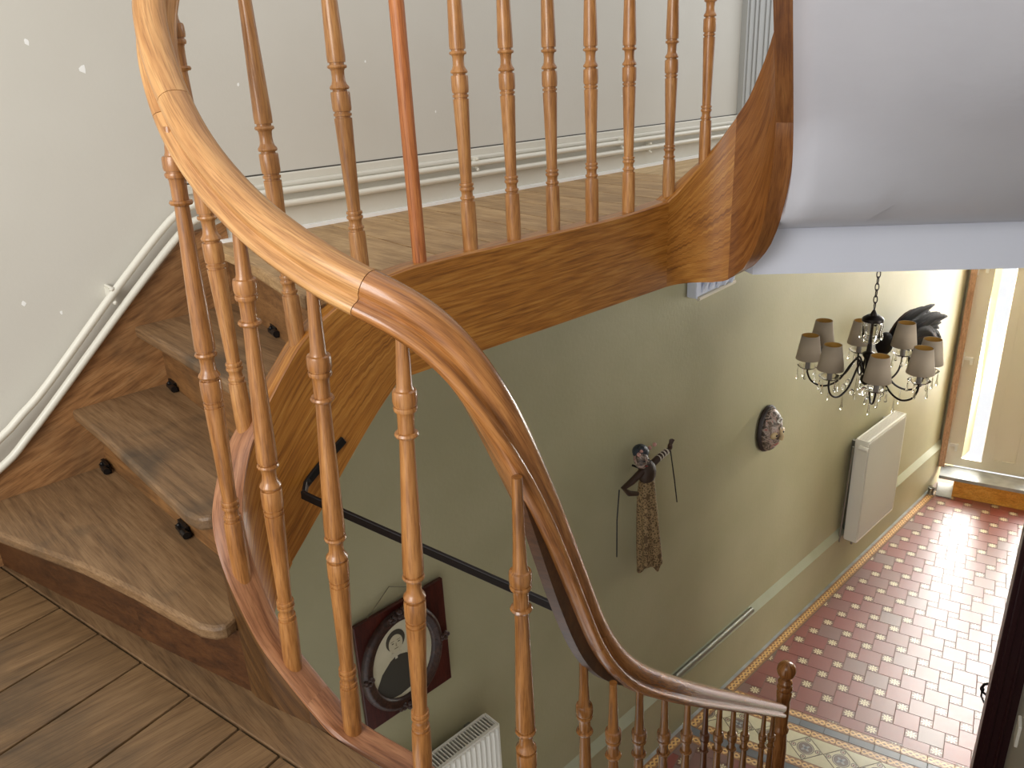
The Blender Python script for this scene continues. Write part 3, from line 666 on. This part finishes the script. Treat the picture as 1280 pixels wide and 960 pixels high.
def rail_z(x, y, zmin):
    best = min((f for f in frames if f[0].z > zmin), key=lambda f: (f[0].x - x) ** 2 + (f[0].y - y) ** 2); return best[0].z
BPROF = [(-.03, .0170), (0, .0175), (.06, .0180), (.112, .0174), (.1175, .0168), (.118, .0140), (.1225, .0138), (.123, .0160), (.126, .0168), (.129, .0160), (.1295, .0138), (.134, .0130), (.140, .0130), (.1445, .0150), (.145, .0165), (.148, .0168), (.151, .0162), (.1515, .0140), (.1545, .0140), (.155, .0162), (.158, .0166), (.161, .0158), (.1615, .0130),
         (.170, .0132), (.25, .0150), (.352, .0176), (.3525, .0150), (.3560, .0150), (.3565, .0176), (.3615, .0178), (.362, .0152), (.3655, .0152), (.366, .0178), (.372, .0188), (.400, .0188), (.4035, .0180), (.404, .0142), (.4075, .0142), (.408, .0176), (.411, .0190), (.414, .0182), (.418, .0150), (.424, .0130), (.434, .0124), (.444, .0130), (.4475, .0148), (.448, .0178), (.451, .0190), (.4545, .0178), (.455, .0142), (.459, .0142), (.4595, .0172),
         (.470, .0178), (.55, .0158), (.64, .0132), (.707, .0116), (.7085, .0130), (.709, .0172), (.7125, .0190), (.716, .0172), (.7165, .0130), (.735, .0130), (.748, .0136), (.7515, .0150), (.752, .0176), (.756, .0186), (.7595, .0178), (.760, .0160), (.7625, .0160), (.763, .0182), (.768, .0192), (.781, .0190), (.785, .0178), (.7865, .0140), (.792, .0122), (.84, .0104)]
def baluster(foot, top=None, mat=None, name='baluster', sc=1.0, rsc=1.0):
    foot = Vector(foot); top = Vector(top) if top else foot + Vector((0, 0, .9))
    Ht = (top - foot).length
    pr = [(h * sc, r * rsc) for h, r in BPROF if h * sc < Ht - .005] + [(Ht, .0088 * rsc)]
    b = MB(); b.lathe([(h, r) for h, r in pr], 20, (0, 0, 0), tuple(top - foot))
    return bbld(b, name, mat or w_bal, smooth=True, loc=foot, auto=30)
# landing balusters
for y, z in [(-3.813, 3.64), (-3.49, 3.66), (-3.34, 3.66), (-3.19, 3.66), (-3.03, 3.66), (-2.865, 3.66), (-2.665, 3.675)]:
    baluster((.803, y, z), (.803, y, 4.535), rsc=1.06)
b = MB(); b.tube([(0, 0, -.02), (0, 0, .885)], .0168, 14); bbld(b, 'replacement_rod', w_red, smooth=True, loc=(.806, -3.652, 3.66))
h = wre(47); baluster((h[0], h[1], h[2] - .005), (h[0], h[1], h[2] + .87))
# balusters on the curved steps string
baluster((.803, -3.992, 3.535), (.803, -3.992, 4.42)); baluster((.806, -4.140, 3.385), (.806, -4.135, 4.27))
# near balusters (they lean slightly)
def near_bal(foot, bulb, H, mat=None):
    foot = Vector(foot); bulb = Vector(bulb); d = (bulb - foot).normalized(); return baluster(foot, foot + d * H, mat or w_bal_near)
near_bal((.962, -4.265, 3.18), (.979, -4.245, 3.949), .83)
near_bal((1.068, -4.241, 2.998), (1.118, -4.226, 3.775), .875)
near_bal((1.198, -4.202, 2.895), (1.262, -4.195, 3.675), .905)
near_bal((1.345, -4.150, 2.848), (1.385, -4.130, 3.622), .895)
near_bal((1.500, -4.035, 2.535), (1.510, -4.030, 3.30), .955, w_bal2)
baluster((1.40, -3.76, 2.0), (1.40, -3.76, 2.93), w_bal2)
for s, mt in [(-.01, 0), (.145, 0), (.325, 0), (.525, 0), (.72, 1), (.89, 0), (1.09, 0), (1.305, 0), (1.67, 0), (1.885, 0)]:
    x, y, z = 1.42 - .263 * s, -3.68 + .965 * s, 2.654 - .903 * s
    baluster((x, y, z - .77), (x, y, z + .15), w_bal_d if mt else w_bal2, rsc=.86 if mt else 1.0)
# newel post
b = MB(); b.lathe([(-.0, .046), (.25, .046), (.26, .036), (.30, .03), (.34, .036), (.60, .040), (.70, .034), (.72, .034), (.73, .040), (.745, .041), (.757, .034), (.77, .033), (.90, .035), (.935, .034), (.945, .037), (.985, .038), (.995, .032), (1.0, .036), (1.012, .040), (1.025, .036), (1.03, .032), (1.037, .036), (1.05, .037), (1.06, .030), (1.067, .022), (1.075, .022), (1.083, .030), (1.10, .043), (1.122, .0475), (1.145, .043), (1.162, .030), (1.170, .012), (1.171, .001)], 24)
bbld(b, 'newel_post', w_rail_b, smooth=True, loc=(.862, -1.632, .06))

# reinforcing board under the rail and iron tie bar
i0, i1 = near_idx((1.50, -3.985, 3.45)), near_idx((1.385, -3.575, 2.739))
rows = []
for k in range(i0, i1 + 1, 3):
    p, sd_, uv_ = frames[k]; q = (k - i0) / (i1 - i0); dd = .030 + .036 * math.sin(math.pi * q) ** .8
    c0 = p - sd_ * .004 - uv_ * .030; c1 = p - sd_ * .004 - uv_ * dd
    rows.append([tuple(c0 + sd_ * .011), tuple(c1 + sd_ * .011), tuple(c1 - sd_ * .011), tuple(c0 - sd_ * .011)])
b = MB(); b.grid(rows, True, True); bbld(b, 'rail_bracket_board', w_dark)
bp = [(.832, -3.93, 3.305), (.836, -4.0, 3.265), (.845, -4.045, 3.24), (.865, -4.062, 3.232), (.90, -4.058, 3.228)]
endb = Vector((1.432, -3.835, 3.085))
bp2 = spline([*bp, tuple(Vector(bp[-1]).lerp(endb, .5)), tuple(endb)], .015)
rows = []
for k, p in enumerate(bp2):
    t = (Vector(bp2[min(k + 1, len(bp2) - 1)]) - Vector(bp2[max(k - 1, 0)])).normalized(); e1 = t.cross(Vector((0, 0, 1))).normalized(); e2 = e1.cross(t)
    rows.append([tuple(Vector(p) + e1 * a * .004 + e2 * c * .0095) for a, c in ((1, 1), (1, -1), (-1, -1), (-1, 1))])
b = MB(); b.grid(rows, True, True)
tag(b.build('iron_tie_bar', m_black, bevel=.002), 'black flat iron bar spanning the stairwell below the handrail', 'iron bar')

# ------------------------------------------------------------------ heating pipes along the wall
def pipe(pts, label, clips):
    b = MB(); P = spline(pts, .02); b.tube(P, .0105, 12)
    o = tag(b.build('heating_pipe', m_pipe, smooth=True), label, 'pipe', 'heating pipes on the landing wall')
    for (y, z) in clips:
        b = MB(); b.box(0, .042, y - .006, y + .006, z - .017, z + .017); b.ball((.046, y, z + .016), .006, n=8, m=6); b.ball((.046, y, z - .022), .006, n=8, m=6); b.tube([(.0, y, z + .02), (.05, y, z + .018)], .004, 6); b.build('pipe_clip', m_pipe, o, smooth=True)
pipe([(.04, -.98, 3.762), (.04, -2.2, 3.762), (.04, -3.3, 3.762), (.04, -3.75, 3.764), (.04, -3.86, 3.756), (.04, -3.925, 3.728), (.04, -4.092, 3.582), (.04, -4.323, 3.362), (.04, -4.40, 3.300), (.04, -4.462, 3.254), (.04, -4.62, 3.17), (.04, -4.9, 3.08), (.04, -5.3, 3.05), (.04, -6.3, 3.05)], 'upper of two white heating pipes following the landing wall down the steps', [(-2.79, 3.762), (-4.117, 3.558), (-1.95, 3.762)])
pipe([(.04, -.98, 3.724), (.04, -2.2, 3.724), (.04, -3.3, 3.724), (.04, -3.75, 3.726), (.04, -3.84, 3.720), (.04, -3.90, 3.692), (.04, -4.068, 3.546), (.04, -4.322, 3.308), (.04, -4.40, 3.238), (.04, -4.47, 3.182), (.04, -4.62, 3.11), (.04, -4.9, 3.03), (.04, -5.3, 3.005), (.04, -6.3, 3.005)], 'lower of two white heating pipes following the landing wall down the steps', [(-2.84, 3.724), (-1.75, 3.724)])

# ------------------------------------------------------------------ radiators
def radiator(y0, y1, z0, z1, label, ribs, valve):
    r = empty('radiator', (.05, (y0 + y1) / 2, z0)); tag(r, label, 'radiator'); off = Vector((.05, (y0 + y1) / 2, z0))
    w = y1 - y0; h = z1 - z0
    b = MB(); rows = []; n = ribs * 4; pz = (.02, h - .02)
    # fluted front panel
    ring = []
    for k in range(n + 1):
        y = -w / 2 + .012 + (w - .024) * k / n; ring.append((.100 + .009 * math.cos(2 * math.pi * k / 4 * 1.0), y))
    for z in (.012, .03, h - .03, h - .012):
        rows.append([((.100 if z in (.012, h - .012) else x), y, z) for x, y in ring])
    b.grid(rows); p = b.build('front_panel', m_white, r, smooth=True); sd = p.modifiers.new('solid', 'SOLIDIFY'); sd.thickness = .004
    b = MB(); b.box(.005, .102, -w / 2, -w / 2 + .012, 0, h); b.build('side_panel', m_white, r, bevel=.004)
    b = MB(); b.box(.005, .102, w / 2 - .012, w / 2, 0, h); b.build('side_panel', m_white, r, bevel=.004)
    b = MB(); b.box(.0, .01, -w / 2, w / 2, 0.01, h - .01); b.build('back_panel', m_white, r)
    for x0, x1, q0, q1 in ((.088, .104, h - .012, h), (.004, .014, h - .012, h), (.088, .104, 0, .012)):
        b = MB(); b.box(x0, x1, -w / 2 + .012, w / 2 - .012, q0, q1); b.build('frame_bar', m_white, r)
    b = MB(); b.box(.014, .088, -w / 2 + .012, w / 2 - .012, h - .03, h - .022); b.build('grille_base', m_radgrill, r)
    ns = int(w / .017)
    for k in range(ns):
        y = -w / 2 + .018 + (w - .036) * k / (ns - 1); b = MB(); b.box(.014, .088, y - .0028, y + .0028, h - .022, h - .006); b.build('grille_slat', m_white, r)
    for yq in (-w / 2 + .06, w / 2 - .09):
        b = MB(); b.box(-.05, .0, yq, yq + .03, .05, h - .05); b.build('wall_bracket', m_metal, r)
    if valve:
        b = MB(); b.tube([(.05, -w / 2, h - .05), (.05, -w / 2 - .035, h - .05)], .012); b.tube([(.05, -w / 2 - .035, h - .05), (.12, -w / 2 - .035, h - .055)], .019, 12); b.build('thermostat_valve', m_white, r, smooth=True)
        b = MB(); b.tube([(.0, -w / 2 - .03, h - .06), (-.02, -w / 2 - .03, 0.06), (-.02, -w / 2 - .03, -.02)], .008); b.build('feed_pipe', m_metal, r, smooth=True)
        b = MB(); b.tube([(.06, -w / 2 + .02, .0), (.06, -w / 2 + .02, -.03)], .01); b.build('drain_nipple', m_metal, r, smooth=True)
    return r
radiator(.93, 1.65, .39, 1.30, 'white panel radiator near the front door, below the chandelier', 27, True)
radiator(-3.62, -2.955, .40, 1.30, 'white panel radiator with slotted top below the oval portrait', 22, False)

# ------------------------------------------------------------------ conduit on the ledge and door stop
b = MB(); b.tube([(.026, -1.375, .455), (.026, -.456, .455)], .02, 12)
tag(b.build('metal_conduit', m_metal, smooth=True), 'short grey metal pipe lying on the dado ledge', 'pipe')
b = MB(); b.lathe([(0, .03), (.008, .03), (.01, .026), (.05, .026), (.056, .03), (.075, .03), (.078, .022), (.079, .001)], 16)
tag(b.build('door_stop', m_metal, smooth=True, loc=(.075, 2.86, 0)), 'small metal door stop on the floor beside the doorstep', 'door stop')
# plaster corbel
co = MB(); co.prism_x([(-1.36, 3.40), (-1.36, 2.935), (-1.34, 2.925), (-.99, 2.95), (-.99, 3.40)], 0, .06)
cb = tag(co.build('plaster_corbel', m_band, bevel=.006), 'white fluted plaster corbel on the green wall under the ceiling', 'corbel')
for k in range(5):
    y = -1.30 + k * .065; b = MB(); b.tube([(.06, y, 2.96), (.085, y, 3.02), (.09, y, 3.2), (.09, y, 3.4)], .014, 8); b.build('flute', m_band, cb, smooth=True)
b = MB(); b.tube([(.062, -1.345, 2.93), (.062, -1.0, 2.952)], .012, 8); b.build('lower_bead', m_cream, cb, smooth=True)

# ------------------------------------------------------------------ framed portrait
pt = empty('framed_portrait', (.0, -3.335, 1.59)); tag(pt, 'oval sepia portrait on a dark red board hanging on the green wall', 'picture')
m_redb = wood('red_backing_board', S(50, 16, 12), S(76, 28, 20), S(92, 38, 28), .35, (12, 12, 2), 'Object')
tl = .035
b = MB(); b.box(.012, .03, -.215, .225, 0, .525); bd = b.build('backing_board', m_redb, pt, bevel=.003)
m_fr = wood('carved_frame_wood', S(36, 20, 13), S(58, 34, 24), S(84, 54, 38), .4, (20, 20, 20), 'Object', bump=.5)
def ell(a, c, n, k, cy=-.015, cz=.262): t = 2 * math.pi * k / n; return cy + a * math.cos(t), cz + c * math.sin(t)
rows = []
for (a, c, x) in [(.148, .185, .034), (.150, .188, .044), (.158, .196, .052), (.170, .208, .050), (.178, .217, .058), (.190, .229, .056), (.198, .238, .046), (.200, .240, .030)]:
    rows.append([(x, *ell(a, c, 48, k)) for k in range(48)])
b = MB(); b.grid(rows, True); b.build('oval_frame', m_fr, pt, smooth=True, auto=60)
for (ay, sz) in [(90, 1.2), (0, .9), (180, .9), (270, 1.2), (75, .8), (105, .8), (255, .8), (285, .8)]:
    t = math.radians(ay); y, z = .192 * math.cos(t), .262 + .23 * math.sin(t); b = MB()
    for q in range(5):
        b.ball((.052, y + .018 * sz * math.cos(q * 1.257), z + .014 * sz * math.sin(q * 1.257)), .012 * sz, .013 * sz, .011 * sz, 8, 6)
    b.build('carved_ornament', m_fr, pt, smooth=True)
m_ph = plaster('sepia_paper', S(198, 190, 160), S(222, 214, 188), 5, .45, .0)
b = MB(); b.face([(.035, *ell(.151, .19, 40, k)) for k in range(40)]); ph = b.build('photograph', m_ph, pt)
def flat(name, pts, col, x): b = MB(); b.prism_x([(p[0] - .045, p[1] - .005) for p in pts], .0352, x); return b.build(name, plain('print_' + name, col, .5), ph)
body = [(-.118, .150), (-.10, .20), (-.075, .245), (-.03, .285), (.005, .30), (.05, .285), (.085, .25), (.105, .20), (.112, .16), (.10, .132), (.06, .108), (0, .098), (-.06, .106), (-.10, .128)]
flat('dress', body, S(62, 58, 48), .0358)
flat('collar', [(-.022, .296), (.024, .296), (.030, .306), (.02, .316), (-.018, .316), (-.028, .306)], S(196, 188, 162), .0364)
flat('brooch', [(-.006, .285), (.006, .285), (.006, .296), (-.006, .296)], S(206, 200, 176), .0366)
flat('neck', [(-.02, .31), (.022, .31), (.02, .335), (-.018, .335)], S(176, 166, 138), .0361)
flat('hair', [(.005 + .046 * math.cos(t * math.pi / 12), .372 + .050 * math.sin(t * math.pi / 12)) for t in range(24)], S(66, 60, 48), .0362)
flat('face', [(.004 + .034 * math.cos(t * math.pi / 12), .357 + .043 * math.sin(t * math.pi / 12)) for t in range(24)], S(198, 188, 158), .0368)
for sy in (-.013, .017):
    flat('eye', [(sy + .006 * math.cos(t * math.pi / 5) + .003, .362 + .0026 * math.sin(t * math.pi / 5)) for t in range(10)], S(70, 62, 48), .0371)
    flat('brow', [(sy - .006, .371), (sy + .011, .372), (sy + .011, .374), (sy - .006, .373)], S(96, 86, 66), .0371)
flat('nose', [(.002, .343), (.010, .343), (.0075, .360), (.004, .360)], S(160, 148, 118), .0371)
flat('mouth', [(-.006, .333), (.016, .333), (.012, .3365), (-.002, .3365)], S(112, 98, 76), .0371)
b = MB(); b.tube([(.02, -.15, .52), (.004, -.02, .60), (.02, .14, .52)], .002, 6); b.build('hanging_cord', plain('cord', S(120, 112, 88), .7), pt)

# ------------------------------------------------------------------ rod puppet
pu = empty('rod_puppet', (.0, -1.80, 1.5)); tag(pu, 'rod puppet with patterned batik skirt hanging on the green wall', 'puppet')
mb, n, l, bs = nt('batik_cloth', .8)
tc = n.new('ShaderNodeTexCoord'); vo = n.new('ShaderNodeTexVoronoi'); vo.inputs['Scale'].default_value = 55; l.new(tc.outputs['Object'], vo.inputs['Vector'])
rmp = ramp(n, [(.1, S(70, 54, 32)), (.35, S(112, 90, 56)), (.5, S(160, 132, 92)), (.7, S(92, 70, 42))]); l.new(vo.outputs['Distance'], rmp.inputs[0]); l.new(rmp.outputs[0], bs.inputs['Base Color'])
rows = []
for k, (z, wy, wx, cy) in enumerate([(.58, .03, .03, .02), (.54, .045, .04, .022), (.45, .055, .045, .025), (.30, .062, .05, .04), (.15, .07, .055, .055), (.05, .075, .058, .068), (.0, .075, .058, .072)]):
    r_ = []
    for q in range(40):
        t = 2 * math.pi * q / 40; fold = 1 + .16 * math.sin(5 * t + k * .15) * min(1, (.6 - z) * 3)
        zz = z + (.035 * math.sin(2.5 * t + .8) if k == 6 else 0)
        r_.append((.078 + wx * fold * math.cos(t), cy + wy * fold * math.sin(t), zz))
    rows.append(r_)
b = MB(); b.grid(rows, True); sk = b.build('skirt', mb, pu, smooth=True); sd = sk.modifiers.new('solid', 'SOLIDIFY'); sd.thickness = .003
b = MB(); b.ball((.08, .02, .60), .045, .055, .07, 14, 10); b.build('torso', plain('dark_bodice', S(54, 36, 22), .6), pu, smooth=True)
m_face = plain('painted_face', S(206, 176, 150), .5)
b = MB(); b.ball((.09, -.045, .70), .042, .034, .05, 14, 10); b.ball((.132, -.05, .695), .014, .008, .012, 8, 6); hd = b.build('head', m_face, pu, smooth=True)
b = MB(); b.ball((.125, -.062, .708), .006, .008, .005, 8, 6); b.ball((.127, -.032, .708), .006, .008, .005, 8, 6); b.build('eyes', plain('puppet_eye', S(28, 26, 28), .3), hd, smooth=True)
b = MB(); b.ball((.128, -.047, .678), .006, .010, .004, 8, 6); b.build('mouth', plain('puppet_mouth', S(150, 40, 34), .4), hd, smooth=True)
b = MB(); b.ball((.075, -.03, .735), .045, .042, .04, 14, 8); b.ball((.06, .0, .71), .03, .03, .05, 10, 8); b.ball((.10, -.05, .765), .02, .022, .018, 10, 6); b.build('headdress', plain('headdress_blue', S(44, 50, 58), .5), hd, smooth=True)
b = MB(); 
for q in range(6): b.ball((.10 + .01 * math.cos(q), -.09 + .028 * q, .752 + .01 * math.sin(q * 1.3)), .011, n=8, m=6)
b.build('headdress_beads', plain('bead_pink', S(190, 140, 128), .5), hd, smooth=True)
b = MB(); b.tube([(.08, .05, .625), (.09, .11, .655), (.09, .19, .668)], .017, 10, rads=[.02, .018, .013]); ar = b.build('arm', plain('puppet_arm_brown', S(60, 40, 28), .5), pu, smooth=True)
for q in range(4):
    b = MB(); y = .10 + .022 * q; b.tube([(.09, y, .652 + q * .004), (.09, y + .008, .653 + q * .004)], .0185, 10); b.build('arm_band', plain('arm_band_white', S(206, 196, 180), .5), ar, smooth=True)
b = MB(); b.ball((.09, .205, .682), .014, .013, .022, 10, 8)
for q in range(4): b.tube([(.09 + .004 * (q - 1.5), .205, .69), (.092 + .006 * (q - 1.5), .212 + .004 * q, .725 - .004 * abs(q - 1.5))], .004, 6)
b.tube([(.09, .20, .675), (.10, .19, .70)], .0045, 6); b.build('hand', plain('puppet_hand', S(70, 46, 32), .5), ar, smooth=True)
b = MB(); b.tube([(.08, -.02, .62), (.075, -.10, .59), (.07, -.16, .575), (.075, -.12, .53), (.08, -.06, .505)], .017, 10, rads=[.02, .018, .016, .015, .012]); ar2 = b.build('arm', ar.data.materials[0], pu, smooth=True)
b = MB(); b.tube([(.09, .205, .675), (.08, .27, .45), (.07, .315, .29)], .0035, 6); b.build('control_rod', m_black, pu)
b = MB(); b.tube([(.07, -.195, .58), (.06, -.20, .40), (.055, -.195, .175)], .0035, 6); b.build('control_rod', m_black, pu)
b = MB(); b.tube([(0, 0, .62), (.06, 0, .62)], .006, 8); b.build('wall_hook', m_black, pu)

# ------------------------------------------------------------------ mask on the wall
mk = empty('carved_mask', (.0, -.425, 1.855)); tag(mk, 'small carved and painted oval mask on the green wall', 'mask')
rows = []
for a in range(11):
    u = a / 10; rr_ = math.sin(u * math.pi / 2); x = .035 + .075 * math.cos(u * math.pi / 2)
    rows.append([(x, .098 * max(rr_, .001) * math.cos(t * math.pi / 16), .142 * max(rr_, .001) * math.sin(t * math.pi / 16) * (1.0 if t < 16 else 1.05)) for t in range(32)])
rows.append([(0, .092 * math.cos(t * math.pi / 16), .135 * math.sin(t * math.pi / 16)) for t in range(32)])
mm, n, l, bs = nt('mask_paint', .45)
tc = n.new('ShaderNodeTexCoord'); no = n.new('ShaderNodeTexNoise'); no.inputs['Scale'].default_value = 22; no.inputs['Distortion'].default_value = 2.0; l.new(tc.outputs['Object'], no.inputs['Vector'])
rmp = ramp(n, [(.35, S(56, 42, 34)), (.5, S(110, 92, 78)), (.58, S(176, 160, 146)), (.68, S(150, 96, 86))]); l.new(no.outputs['Fac'], rmp.inputs[0]); l.new(rmp.outputs[0], bs.inputs['Base Color'])
b = MB(); b.grid(rows, True); b.build('face_shell', mm, mk, smooth=True)
b = MB(); b.tube([(.02, .101 * math.cos(t * math.pi / 16), .146 * math.sin(t * math.pi / 16)) for t in range(33)], .016, 8, cap=False); b.build('rim', plain('mask_rim', S(40, 26, 20), .5), mk, smooth=True)
m_tan = plain('mask_tan', S(186, 160, 118), .5)
for sy in (-1, 1):
    b = MB(); b.ball((.093, sy * .044, -.012), .018, .036, .026, 12, 8); e = b.build('eye_rim', m_tan, mk, smooth=True)
    b = MB(); b.ball((.107, sy * .042, -.012), .008, .012, .008, 10, 6); b.build('eye_slit', m_black, e, smooth=True)
b = MB(); b.tube([(.10, 0, .03), (.125, 0, -.02), (.118, 0, -.045)], .012, 10, rads=[.008, .014, .017]); b.build('nose', m_tan, mk, smooth=True)
b = MB(); b.ball((.088, 0, -.085), .012, .034, .013, 12, 8); b.build('mouth', plain('mask_mouth', S(150, 84, 74), .5), mk, smooth=True)
b = MB(); b.tube([(.10, -.03, .08), (.104, 0, .10), (.10, .03, .08), (.103, .0, .06), (.10, -.03, .08)], .006, 8); b.build('brow_mark', plain('mask_white', S(212, 206, 196), .5), mk, smooth=True)

hd.data.materials[0] = mm
# ------------------------------------------------------------------ feather plume
fe = empty('feather_plume', (.02, 1.22, 2.03)); tag(fe, 'black feather plume with white base on the wall behind the chandelier', 'feathers')
m_fe = plain('black_feather', S(24, 19, 16), .8, spec=.15); m_fe2 = plain('brown_feather', S(58, 40, 28), .8, spec=.15)
def feather(a0, ln, bend, xo, mat):
    rows = []; p = Vector((.04 + xo, 0, 0)); a = a0; N = 9
    for k in range(N + 1):
        t = k / N; w = .040 * math.sin(math.pi * min(1, t * .92 + .06)) ** .7 + .002
        d = Vector((0, math.cos(a), math.sin(a))); nrm = Vector((0, -math.sin(a), math.cos(a)))
        rows.append([p - nrm * w, p + Vector((.006, 0, 0)), p + nrm * w]); p = p + d * ln / N + Vector((.008 * math.sin(t * 3), 0, 0)); a -= bend / N
    b = MB(); b.grid(rows); o = b.build('feather', mat, fe, smooth=True); s_ = o.modifiers.new('solid', 'SOLIDIFY'); s_.thickness = .0015
for k in range(64):
    feather(random.uniform(.05, .62), random.uniform(.38, .68), random.uniform(.5, 1.7), random.uniform(0, .18), m_fe if k % 5 else m_fe2)
b = MB(); b.ball((.05, -.02, -.02), .06, .09, .09, 14, 10); b.build('plume_base', m_fe, fe, smooth=True)
b = MB(); b.tube([(.13, .25, .10), (.13, .27, .0), (.12, .18, -.09), (.11, .08, -.13)], .012, 8, rads=[.006, .014, .016, .012]); b.build('white_quill', m_chip, fe, smooth=True)

# ------------------------------------------------------------------ chandelier
CH = Vector((.775, -.875, 2.525))
ch = empty('chandelier', CH); tag(ch, 'eight-arm chandelier with taupe shades and crystal drops above the hall', 'chandelier')
m_sh, n, l, bs = nt('taupe_lampshade', .8); bs.inputs['Base Color'].default_value = S(160, 144, 122)
m_shin = plain('lampshade_gold_lining', S(190, 146, 70), .5)
m_gl, n, l, bs = nt('crystal_glass', .03); bs.inputs['Transmission Weight'].default_value = 1; bs.inputs['IOR'].default_value = 1.5; bs.inputs['Base Color'].default_value = (.97, .97, .94, 1)
m_candle = plain('grey_candle_sleeve', S(122, 114, 106), .5)
m_chb = plain('dark_bronze', S(34, 26, 20), .35, .6)
b = MB(); b.lathe([(-.04, .004), (-.03, .018), (-.01, .028), (.01, .024), (.02, .012), (.06, .010), (.10, .012), (.12, .028), (.135, .03), (.145, .014), (.22, .008), (.30, .008), (.335, .018), (.35, .012), (.365, .004)], 16); hub = b.build('stem', m_chb, ch, smooth=True)
b = MB(); b.lathe([(.19, .03), (.20, .042), (.30, .046), (.31, .050), (.312, .046), (.302, .042), (.205, .038), (.19, .026)], 20, cap=False); b.build('glass_sleeve', m_gl, hub, smooth=True)
b = MB(); b.lathe([(.305, .052), (.32, .05), (.335, .03), (.335, .012)], 16); b.build('stem_cap', m_chb, hub, smooth=True)
# chain
zc = .365; k = 0
while CH.z + zc < 3.40:
    b = MB(); P = []
    for q in range(13):
        t = 2 * math.pi * q / 12; dx = .009 * math.cos(t); dz = .020 * math.sin(t)
        P.append((dx, 0, zc + .018 + dz) if k % 2 else (0, dx, zc + .018 + dz))
    b.tube(P, .0026, 6, cap=False); b.build('chain_link', m_chb, ch, smooth=True); zc += .032; k += 1
def drop(b, x, y, z, ln):
    b.tube([(x, y, z), (x, y, z - .01)], .001, 4)
    b.lathe([(0, .0015), (ln * .2, .0028), (ln * .6, .004), (ln * .85, .0075), (ln * .95, .006), (ln, .001)][::-1] if False else [(-ln, .001), (-ln * .92, .0065), (-ln * .8, .0075), (-ln * .55, .004), (-ln * .15, .0028), (0, .0012)], 8, (x, y, z - .008))
for k in range(8):
    a = 2 * math.pi * (k + .705) / 8; R_ = .285; ca_, sa_ = math.cos(a), math.sin(a); zl = .055 if k % 2 else .035
    pr = spline([(.02, 0, .03), (.045, 0, .10), (.075, 0, .075), (.13, 0, -.02), (.20, 0, -.055), (.26, 0, -.03), (R_, 0, .02), (R_, 0, zl)], .012)
    b = MB(); b.tube([(p[0] * ca_, p[0] * sa_, p[2]) for p in pr], .0052, 8); arm = b.build('arm', m_chb, ch, smooth=True)
    ox, oy = R_ * ca_, R_ * sa_
    b = MB(); b.lathe([(zl - .002, .008), (zl + .004, .03), (zl + .016, .048), (zl + .020, .052), (zl + .018, .046), (zl + .008, .028), (zl + .004, .008)], 16, (ox, oy, 0), cap=False); b.build('glass_dish', m_gl, arm, smooth=True)
    b = MB(); b.lathe([(zl, .013), (zl + .075, .013), (zl + .077, .006), (zl + .11, .006)], 12, (ox, oy, 0)); b.build('candle_sleeve', m_candle, arm, smooth=True)
    b = MB(); b.lathe([(zl + .058, .064), (zl + .185, .043)], 24, (ox, oy, 0), cap=False); sh = b.build('lampshade', m_sh, arm, smooth=True); s_ = sh.modifiers.new('solid', 'SOLIDIFY'); s_.thickness = .0015
    b = MB(); b.lathe([(zl + .060, .0615), (zl + .184, .0405)], 24, (ox, oy, 0), cap=False); b.build('shade_lining', m_shin, arm, smooth=True)
    for q in range(5):
        t = a + q * 1.2566; b = MB(); drop(b, ox + .047 * math.cos(t), oy + .047 * math.sin(t), zl + .014, .05 if q % 2 else .07); b.build('crystal_drop', m_gl, arm, smooth=True)
    b = MB(); drop(b, .17 * ca_, .17 * sa_, -.045, .085); b.build('crystal_drop', m_gl, arm, smooth=True)
    b = MB(); b.ball((.10 * ca_, .10 * sa_, -.055), .012, .008, .018, 8, 6); b.build('crystal_drop', m_gl, arm, smooth=True)
b = MB(); b.ball((0, 0, -.075), .018, .018, .028, 10, 8); b.build('centre_crystal', m_gl, ch, smooth=True)
for k in range(8):
    t = 2 * math.pi * k / 8; b = MB(); drop(b, .045 * math.cos(t), .045 * math.sin(t), .0, .075 + .02 * (k % 3)); b.build('crystal_drop', m_gl, ch, smooth=True)
for k in range(6):
    t = 2 * math.pi * k / 6 + .3; b = MB(); drop(b, .05 * math.cos(t), .05 * math.sin(t), .305, .09); b.build('crystal_drop', m_gl, ch, smooth=True)
